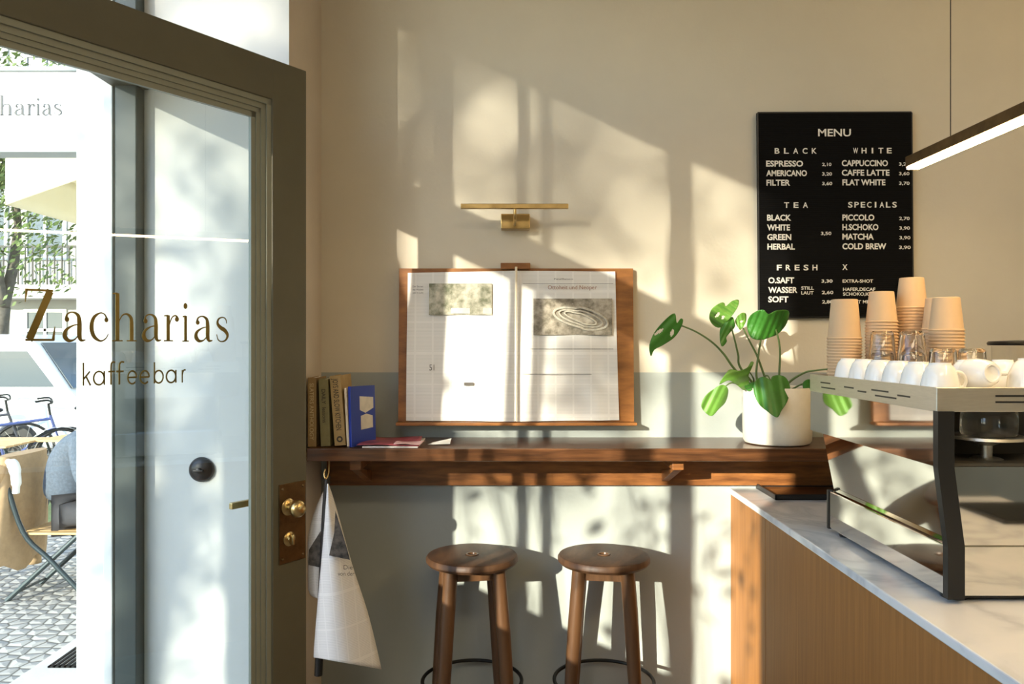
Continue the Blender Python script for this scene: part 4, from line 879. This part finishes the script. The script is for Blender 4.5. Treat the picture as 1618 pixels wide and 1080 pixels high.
# bicycles
def make_bike(label, x, y, rz, col):
    t = thing('bicycle', label, 'bicycle', (0, 0, 0), 0, 'bicycles parked in the street')
    fm = mat('bike_paint', col, .35, coat=.3); R_ = .34
    for xc in (-.53, .53):
        m_ = MB(); m_.tube([(xc+R_*math.cos(2*PI*k/36), 0, R_+R_*math.sin(2*PI*k/36)) for k in range(36)], .018, 8, closed=True)
        wh = m_.build('wheel', BLK, t, smooth=True); m_ = MB()
        for k in range(14): a = 2*PI*k/14; m_.tube([(xc, .02*(-1)**k, R_), (xc+(R_-.02)*math.cos(a), 0, R_+(R_-.02)*math.sin(a))], .0022, 4)
        m_.tube([(xc, -.04, R_), (xc, .04, R_)], .022, 8); m_.build('spokes', STEELB, wh)
    m_ = MB(); bb, st_, hd = (-.08, 0, .30), (-.20, 0, .80), (.36, 0, .84)
    for a, c_ in ((bb, st_), (bb, (.40, 0, .70)), ((-.19, 0, .74), (.37, 0, .80)), (hd, (.42, 0, .64))): m_.tube([a, c_], .017, 8)
    for s_ in (-.035, .035):
        m_.tube([bb, (-.53, s_, R_)], .010, 6); m_.tube([(-.19, 0, .74), (-.53, s_, R_)], .008, 6); m_.tube([(.42, s_*.6, .64), (.53, s_, R_)], .011, 6)
    m_.build('frame', fm, t, smooth=40)
    m_ = MB(); m_.tube([hd, (.34, 0, .98)], .014, 8); m_.tube(crv([(.22, -.29, 1.02), (.34, -.24, 1.03), (.38, -.08, .99), (.36, 0, .98), (.38, .08, .99), (.34, .24, 1.03), (.22, .29, 1.02)], 5), .012, 8); m_.build('handlebar', BLKM, t, smooth=40)
    m_ = MB(); m_.ball((-.24, 0, .92), .14, sc=(1.0, .55, .28)); m_.tube([st_, (-.235, 0, .90)], .013, 8); m_.build('saddle', BLK, t, smooth=True)
    m_ = MB(); m_.lathe([(.09, -.008), (.095, 0), (.09, .008)], n=24, T=Matrix.Translation(bb) @ Matrix.Rotation(PI/2, 4, 'X')); m_.tube([(bb[0], .05, .3), (bb[0]+.12, .06, .20)], .010, 6); m_.tube([(bb[0], -.05, .3), (bb[0]-.12, -.06, .40)], .010, 6); m_.build('crank', STEELB, t)
    m_ = MB()
    for k in range(13):
        a0, a1 = PI*.15+k*PI*.055, PI*.15+(k+1)*PI*.055; P = []
        for aa in (a0, a1): P += [(-.53+.37*math.cos(aa), -.03, R_+.37*math.sin(aa)), (-.53+.37*math.cos(aa), .03, R_+.37*math.sin(aa))]
        m_.add(P, [(0, 1, 3, 2)])
    m_.build('mudguard', fm, t, solid=.004)
    t.location = (x, y, GZ); t.rotation_euler.z = rz; return t
make_bike('dark bicycle leaning furthest from the shop sign, front wheel outward', -6.6, 9.75, .45, (.05, .05, .06))
make_bike('blue bicycle parked in the middle of the row', -5.75, 9.2, .5, (.06, .08, .22))
make_bike('grey bicycle parked nearest the white facade strip', -4.85, 9.6, .6, (.25, .25, .25))

# cafe tables and chairs
SLAT = wood('sunny_slat_wood', (.62, .40, .17), (.50, .30, .12), .5, (2, 14, 14)); CHM = mat('dark_green_steel', (.03, .045, .05), .4, .3)
def slats(mb, x0, x1, y0, y1, z, n, th=.018):
    st_ = (y1-y0)/n
    for i in range(n): mb.bbox(x0, x1, y0+i*st_, y0+(i+.86)*st_, z-th, z, .002)
def make_table(label, x, y, rz, lx=.7, ly=.6, h=.72):
    t = thing('folding_table', label, 'table', (0, 0, 0), 0, 'slatted tables on the terrace'); m_ = MB(); slats(m_, -lx/2, lx/2, -ly/2, ly/2, h, 6); m_.build('tabletop', SLAT, t)
    for s_ in (-1, 1):
        m_ = MB(); m_.tube([(s_*lx*.42, -ly*.42, 0), (s_*lx*.42, ly*.42, h-.02)], .012, 8); m_.build('leg', CHM, t); m_ = MB(); m_.tube([(s_*lx*.40, ly*.42, 0), (s_*lx*.40, -ly*.42, h-.02)], .012, 8); m_.build('leg', CHM, t)
    t.location = (x, y, GZ+.012); t.rotation_euler.z = rz; return t
def make_chair(label, x, y, rz, zg=GZ):
    t = thing('folding_chair', label, 'chair', (0, 0, 0), 0, 'folding chairs on the terrace'); m_ = MB()      # faces +x
    slats(m_, -.20, .20, -.20, .20, .45, 6, .014); m_.build('seat', SLAT, t)
    m_ = MB()
    for z in (.66, .76): m_.bbox(-.285-(z-.66)*.25, -.268-(z-.66)*.25, -.21, .21, z, z+.07, .003)
    m_.build('backrest', SLAT, t)
    for s_ in (-.21, .21):
        m_ = MB(); m_.tube(crv([(.26, s_, 0), (0, s_*.98, .27), (-.18, s_, .46), (-.31, s_, .86)], 5), .016, 8); m_.build('leg', CHM, t, smooth=True)
        m_ = MB(); m_.tube([(-.30, s_*.9, 0), (.18, s_*.9, .44)], .016, 8); m_.build('leg', CHM, t)
    m_ = MB(); m_.tube([(.20, -.21, .07), (.20, .21, .07)], .008, 6); m_.tube([(-.26, -.19, .04), (-.26, .19, .04)], .008, 6); m_.build('stretcher', CHM, t)
    t.location = (x, y, zg); t.rotation_euler.z = rz; return t
make_table('slatted wooden table farther from the facade, on the grass', -4.95, 7.75, 0.02, .5, .75)
make_table('long slatted wooden table nearer the white facade strip', -4.25, 8.1, 0.0, .9, .5)
make_chair('empty folding chair with dark blue legs at the picture edge', -4.05, 5.75, 2.4)
for i, (x, lab) in enumerate(((-4.32, 'small drinking glass on the long slatted table'), (-4.22, 'second drinking glass on the long slatted table'))):
    make_glass('terrace_glass', .026, .032, .10, x, 8.05+.06*i, GZ+.7325, lab, 'glasses on the terrace table')

# seated guest with a jacket over the chair back
cy, cx_ = 5.42, -3.02
make_chair('folding chair carrying the seated guest and the tan jacket', cx_, cy, 0)
pe = thing('person', 'seated person in a slate blue sweater bending forward on a folding chair', 'person', (cx_, cy, GZ))
def skin(name, mt_, V, E, root, parent, sub=2):
    me = bpy.data.meshes.new(name); off = wloc(parent).translation
    me.from_pydata([tuple(Vector(v[:3])-off) for v in V], E, []); o = bpy.data.objects.new(name, me); COL.objects.link(o); o.parent = parent; me.materials.append(mt_)
    o.modifiers.new('skin', 'SKIN').use_smooth_shade = True
    sk = me.skin_vertices.new(name='') if not me.skin_vertices else me.skin_vertices[0]
    for i, v in enumerate(V): sk.data[i].radius = (v[3], v[4] if len(v) > 4 else v[3]); sk.data[i].use_root = (i == root)
    sb = o.modifiers.new('sub', 'SUBSURF'); sb.levels = sub; sb.render_levels = sub; return o
SKIN = mat('skin', (.60, .38, .27), .5, sub=.1); SWE = mat('slate_sweater', (.10, .125, .16), .9, var=.3, scale=60, bump=.2); TROU = mat('dark_trousers', (.045, .045, .05), .85); HAIRM = mat('brown_hair', (.06, .035, .02), .6); SHOE = mat('dark_shoes', (.02, .02, .02), .5)
H = lambda x, y, z, *r: (cx_+x, cy+y, GZ+z, *r)
chain = lambda n: [(i, i+1) for i in range(n-1)]
# body: head, neck, hands (one surface under the clothes)
V = [H(.0, 0, .66, .12), H(.02, 0, .86, .13), H(.14, 0, 1.04, .11), H(.27, 0, 1.15, .055), H(.35, 0, 1.22, .075), H(.40, 0, 1.29, .095), H(.40, 0, 1.36, .075)]; E = chain(7)
def arm(s_):
    k = len(V); V.extend([H(.18, s_*.17, 1.05, .05), H(.24, s_*.23, .78, .042), H(.46, s_*.17, .68, .034), H(.53, s_*.15, .68, .03, .02)]); E.extend([(2, k), (k, k+1), (k+1, k+2), (k+2, k+3)])
    for f in range(4): V.extend([H(.58, s_*(.125+.018*f), .68, .009), H(.62, s_*(.125+.018*f), .665, .008)]); j = len(V); E.extend([(k+3, j-2), (j-2, j-1)])
    V.extend([H(.55, s_*.11, .695, .010), H(.58, s_*.10, .69, .009)]); j = len(V); E.extend([(k+3, j-2), (j-2, j-1)])
arm(-1); arm(1)
skin('body', SKIN, V, E, 0, pe)
V = [H(.005, 0, .605, .150, .17), H(.0, 0, .74, .17, .17), H(.04, 0, .90, .17, .18), H(.14, 0, 1.04, .145, .145), H(.23, 0, 1.12, .07)]; E = chain(5)
for s_ in (-1, 1):
    k = len(V); V.extend([H(.17, s_*.18, 1.03, .078), H(.23, s_*.24, .80, .064), H(.43, s_*.18, .69, .046)]); E.extend([(3, k), (k, k+1), (k+1, k+2)])
skin('sweater', SWE, V, E, 0, pe)
V = [H(.02, 0, .585, .12, .15)]; E = []
for s_ in (-1, 1):
    k = len(V); V.extend([H(.08, s_*.10, .555, .085), H(.40, s_*.12, .53, .065), H(.42, s_*.12, .30, .055), H(.38, s_*.12, .08, .045)]); E.extend([(0, k), (k, k+1), (k+1, k+2), (k+2, k+3)])
skin('trousers', TROU, V, E, 0, pe)
for s_ in (-1, 1):
    m = MB(); m.ball(H(.44, s_*.12, .045), .12, sc=(1.15, .40, .38)); m.build('shoe', SHOE, pe, smooth=True)
m = MB(); m.ball(H(.38, 0, 1.36), .115, sc=(1.05, .92, .85)); m.ball(H(.34, 0, 1.29), .10, sc=(.85, 1, 1)); m.build('hair', HAIRM, pe, smooth=True)
for s_ in (-1, 1):
    m = MB(); m.ball(H(.483, s_*.034, 1.30), .012); m.build('eye', DARKIN, pe, smooth=True)
    m = MB(); m.ball(H(.39, s_*.092, 1.285), .03, sc=(.8, .4, 1.1)); m.build('ear', SKIN, pe, smooth=True)
m = MB(); m.tube([H(.485, 0, 1.295), H(.512, 0, 1.265), H(.488, 0, 1.255)], [.010, .016, .012], 8); m.build('nose', SKIN, pe, smooth=True)
m = MB(); m.tube([H(.468, -.025, 1.228), H(.478, 0, 1.226), H(.468, .025, 1.228)], .006, 6); m.build('mouth', mat('lips', (.42, .18, .14), .5), pe, smooth=True)

jk = thing('jacket', 'tan jacket with white lining hung over the back of the guest chair', 'jacket', (cx_-.33, cy, GZ+.4))
TANJ = mat('tan_cotton', (.46, .31, .17), .9, var=.15, scale=22, bump=.15, bscale=30)
m = MB(); P = []
for j in range(15):
    t = j/14; z = GZ+.95-.74*t; row = []
    wx, wy = .05+.05*math.sin(min(1, t*1.3+.25)*PI/2), .245+.03*math.sin(t*PI*.8)
    for k in range(25):
        a = 2*PI*k/24; f_ = 1+.09*math.sin(5*a+3*t)*t
        row.append((cx_-.305-.045*t+wx*f_*math.cos(a), cy+wy*f_*math.sin(a), z+.03*math.sin(4*a)*t))
    P.append(row)
m.grid(P); m.add([P[0][k] for k in range(24)], [tuple(range(24))]); m.build('body', TANJ, jk, smooth=True)
for s_ in (-1, 1):
    m = MB(); m.tube(crv([(cx_-.33, cy+s_*.22, GZ+.90), (cx_-.385, cy+s_*.27, GZ+.68), (cx_-.405, cy+s_*.28, GZ+.38), (cx_-.40, cy+s_*.275, GZ+.12)], 6), [.05, .062, .066, .066, .064, .062, .062, .060, .058, .057, .056, .055, .054, .052, .05, .05, .05, .05, .05], 14); m.build('sleeve', TANJ, jk, smooth=True)
m = MB(); m.tube(crv([(cx_-.30, cy-.20, GZ+.92), (cx_-.22, cy-.245, GZ+.90), (cx_-.195, cy-.255, GZ+.80), (cx_-.20, cy-.25, GZ+.72)], 5), [.02]*4+[.035]*4+[.03]*4+[.022]*4, 10); m.build('lining', PAPER, jk, smooth=True)

# projecting sign and awning on the facade
sg = thing('projecting_sign', 'white projecting shop sign with grey lettering beside the door', 'sign', (XO, 3.62, 2.5))
sx0, sx1, sy, z0, z1 = -3.05, XO-.10, 3.6, px(0, 230, 3.6).z, px(0, 113, 3.6).z
m = MB(); m.bbox(sx0, sx1, sy, sy+.10, z0, z1, .004); m.build('sign_panel', mat('white_sign_panel', (.85, .85, .84), .4), sg)
m = MB()
for a in ((sx0-.01, sx1, z1, z1+.022), (sx0-.01, sx1, z0-.032, z0)): m.bbox(a[0], a[1], sy-.01, sy+.11, a[2], a[3], .003)
m.build('sign_frame', mat('grey_sign_frame', (.30, .32, .31), .5), sg)
m = MB(); m.tube([(sx1-.01, sy+.05, z1-.05), (XO+.005, sy+.05, z1-.05)], .02, 8); m.tube([(sx1-.01, sy+.05, z0+.05), (XO+.005, sy+.05, z0+.05)], .02, 8); m.build('bracket', BLKM, sg)
m = MB(); ux = [-74, -44, -22, -3, 22, 45, 61, 71, 88, ]
for ch, u0, u1 in (('Z', -64, -42), ('a', -39, -22), ('c', -20, -5), ('h', -2, 20), ('a', 22, 40), ('r', 42, 55), ('i', 57, 63.5), ('a', 66, 82), ('s', 84, 98)):
    pa, pb = px(u0, 182, sy-.003), px(u1, 182, sy-.003); st, dots, wd = SERIF[ch]; s_x = (pb.x-pa.x)/wd
    for pts, ws, sm in st: stroke(m, pts, ws, pa.x, pa.z, s_x, .053, sy-.002, smooth=bool(sm))
    for c_, r in dots: dot(m, c_, r, pa.x, pa.z, s_x, .053, sy-.002)
m.build('sign_lettering', mat('grey_sign_letters', (.03, .035, .04), .5), sg)
aw = thing('awning', 'cream fabric awning of the neighbouring shop further along the street', 'awning', (XO, 6.2, 2.9))
AWN = mat('cream_awning_fabric', (.80, .72, .50), .8, var=.06, scale=3)
ax = (10-809)/F*5.0
m = MB(); m.prism([(XO, 5.0, 2.92), (XO, 5.0, 2.94), (ax, 5.0, 2.62), (ax, 5.0, 2.60)], (0, 3.4, 0)); m.build('canopy', AWN, aw)
m = MB(); P = [[(ax-.004+.006*math.sin(k*1.1), 5.0+3.4*k/30, 2.61-.30*j/4) for j in range(5)] for k in range(31)]; m.grid(P); m.build('valance', AWN, aw, smooth=True, solid=.004)
m = MB(); P = [[(ax+(XO-ax)*k/20, 5.0, 2.61+.32*k/20-(.30+.0*k)*(1-k/20)*j/4) for j in range(5)] for k in range(21)]; m.grid(P); m.build('side_flap', AWN, aw, smooth=True, solid=.004)
m = MB(); m.tube([(XO, 5.4, 2.6), (-2.3, 5.4, 2.62), (ax+.03, 5.4, 2.58)], .02, 8); m.tube([(XO, 8.0, 2.6), (-2.3, 8.0, 2.62), (ax+.03, 8.0, 2.58)], .02, 8); m.build('folding_arm', REVEAL, aw)
b = MB(); b.box(XO, XI, WY+.2, 12, GZ, 6); struct('wall_neighbour', b, REVEAL)
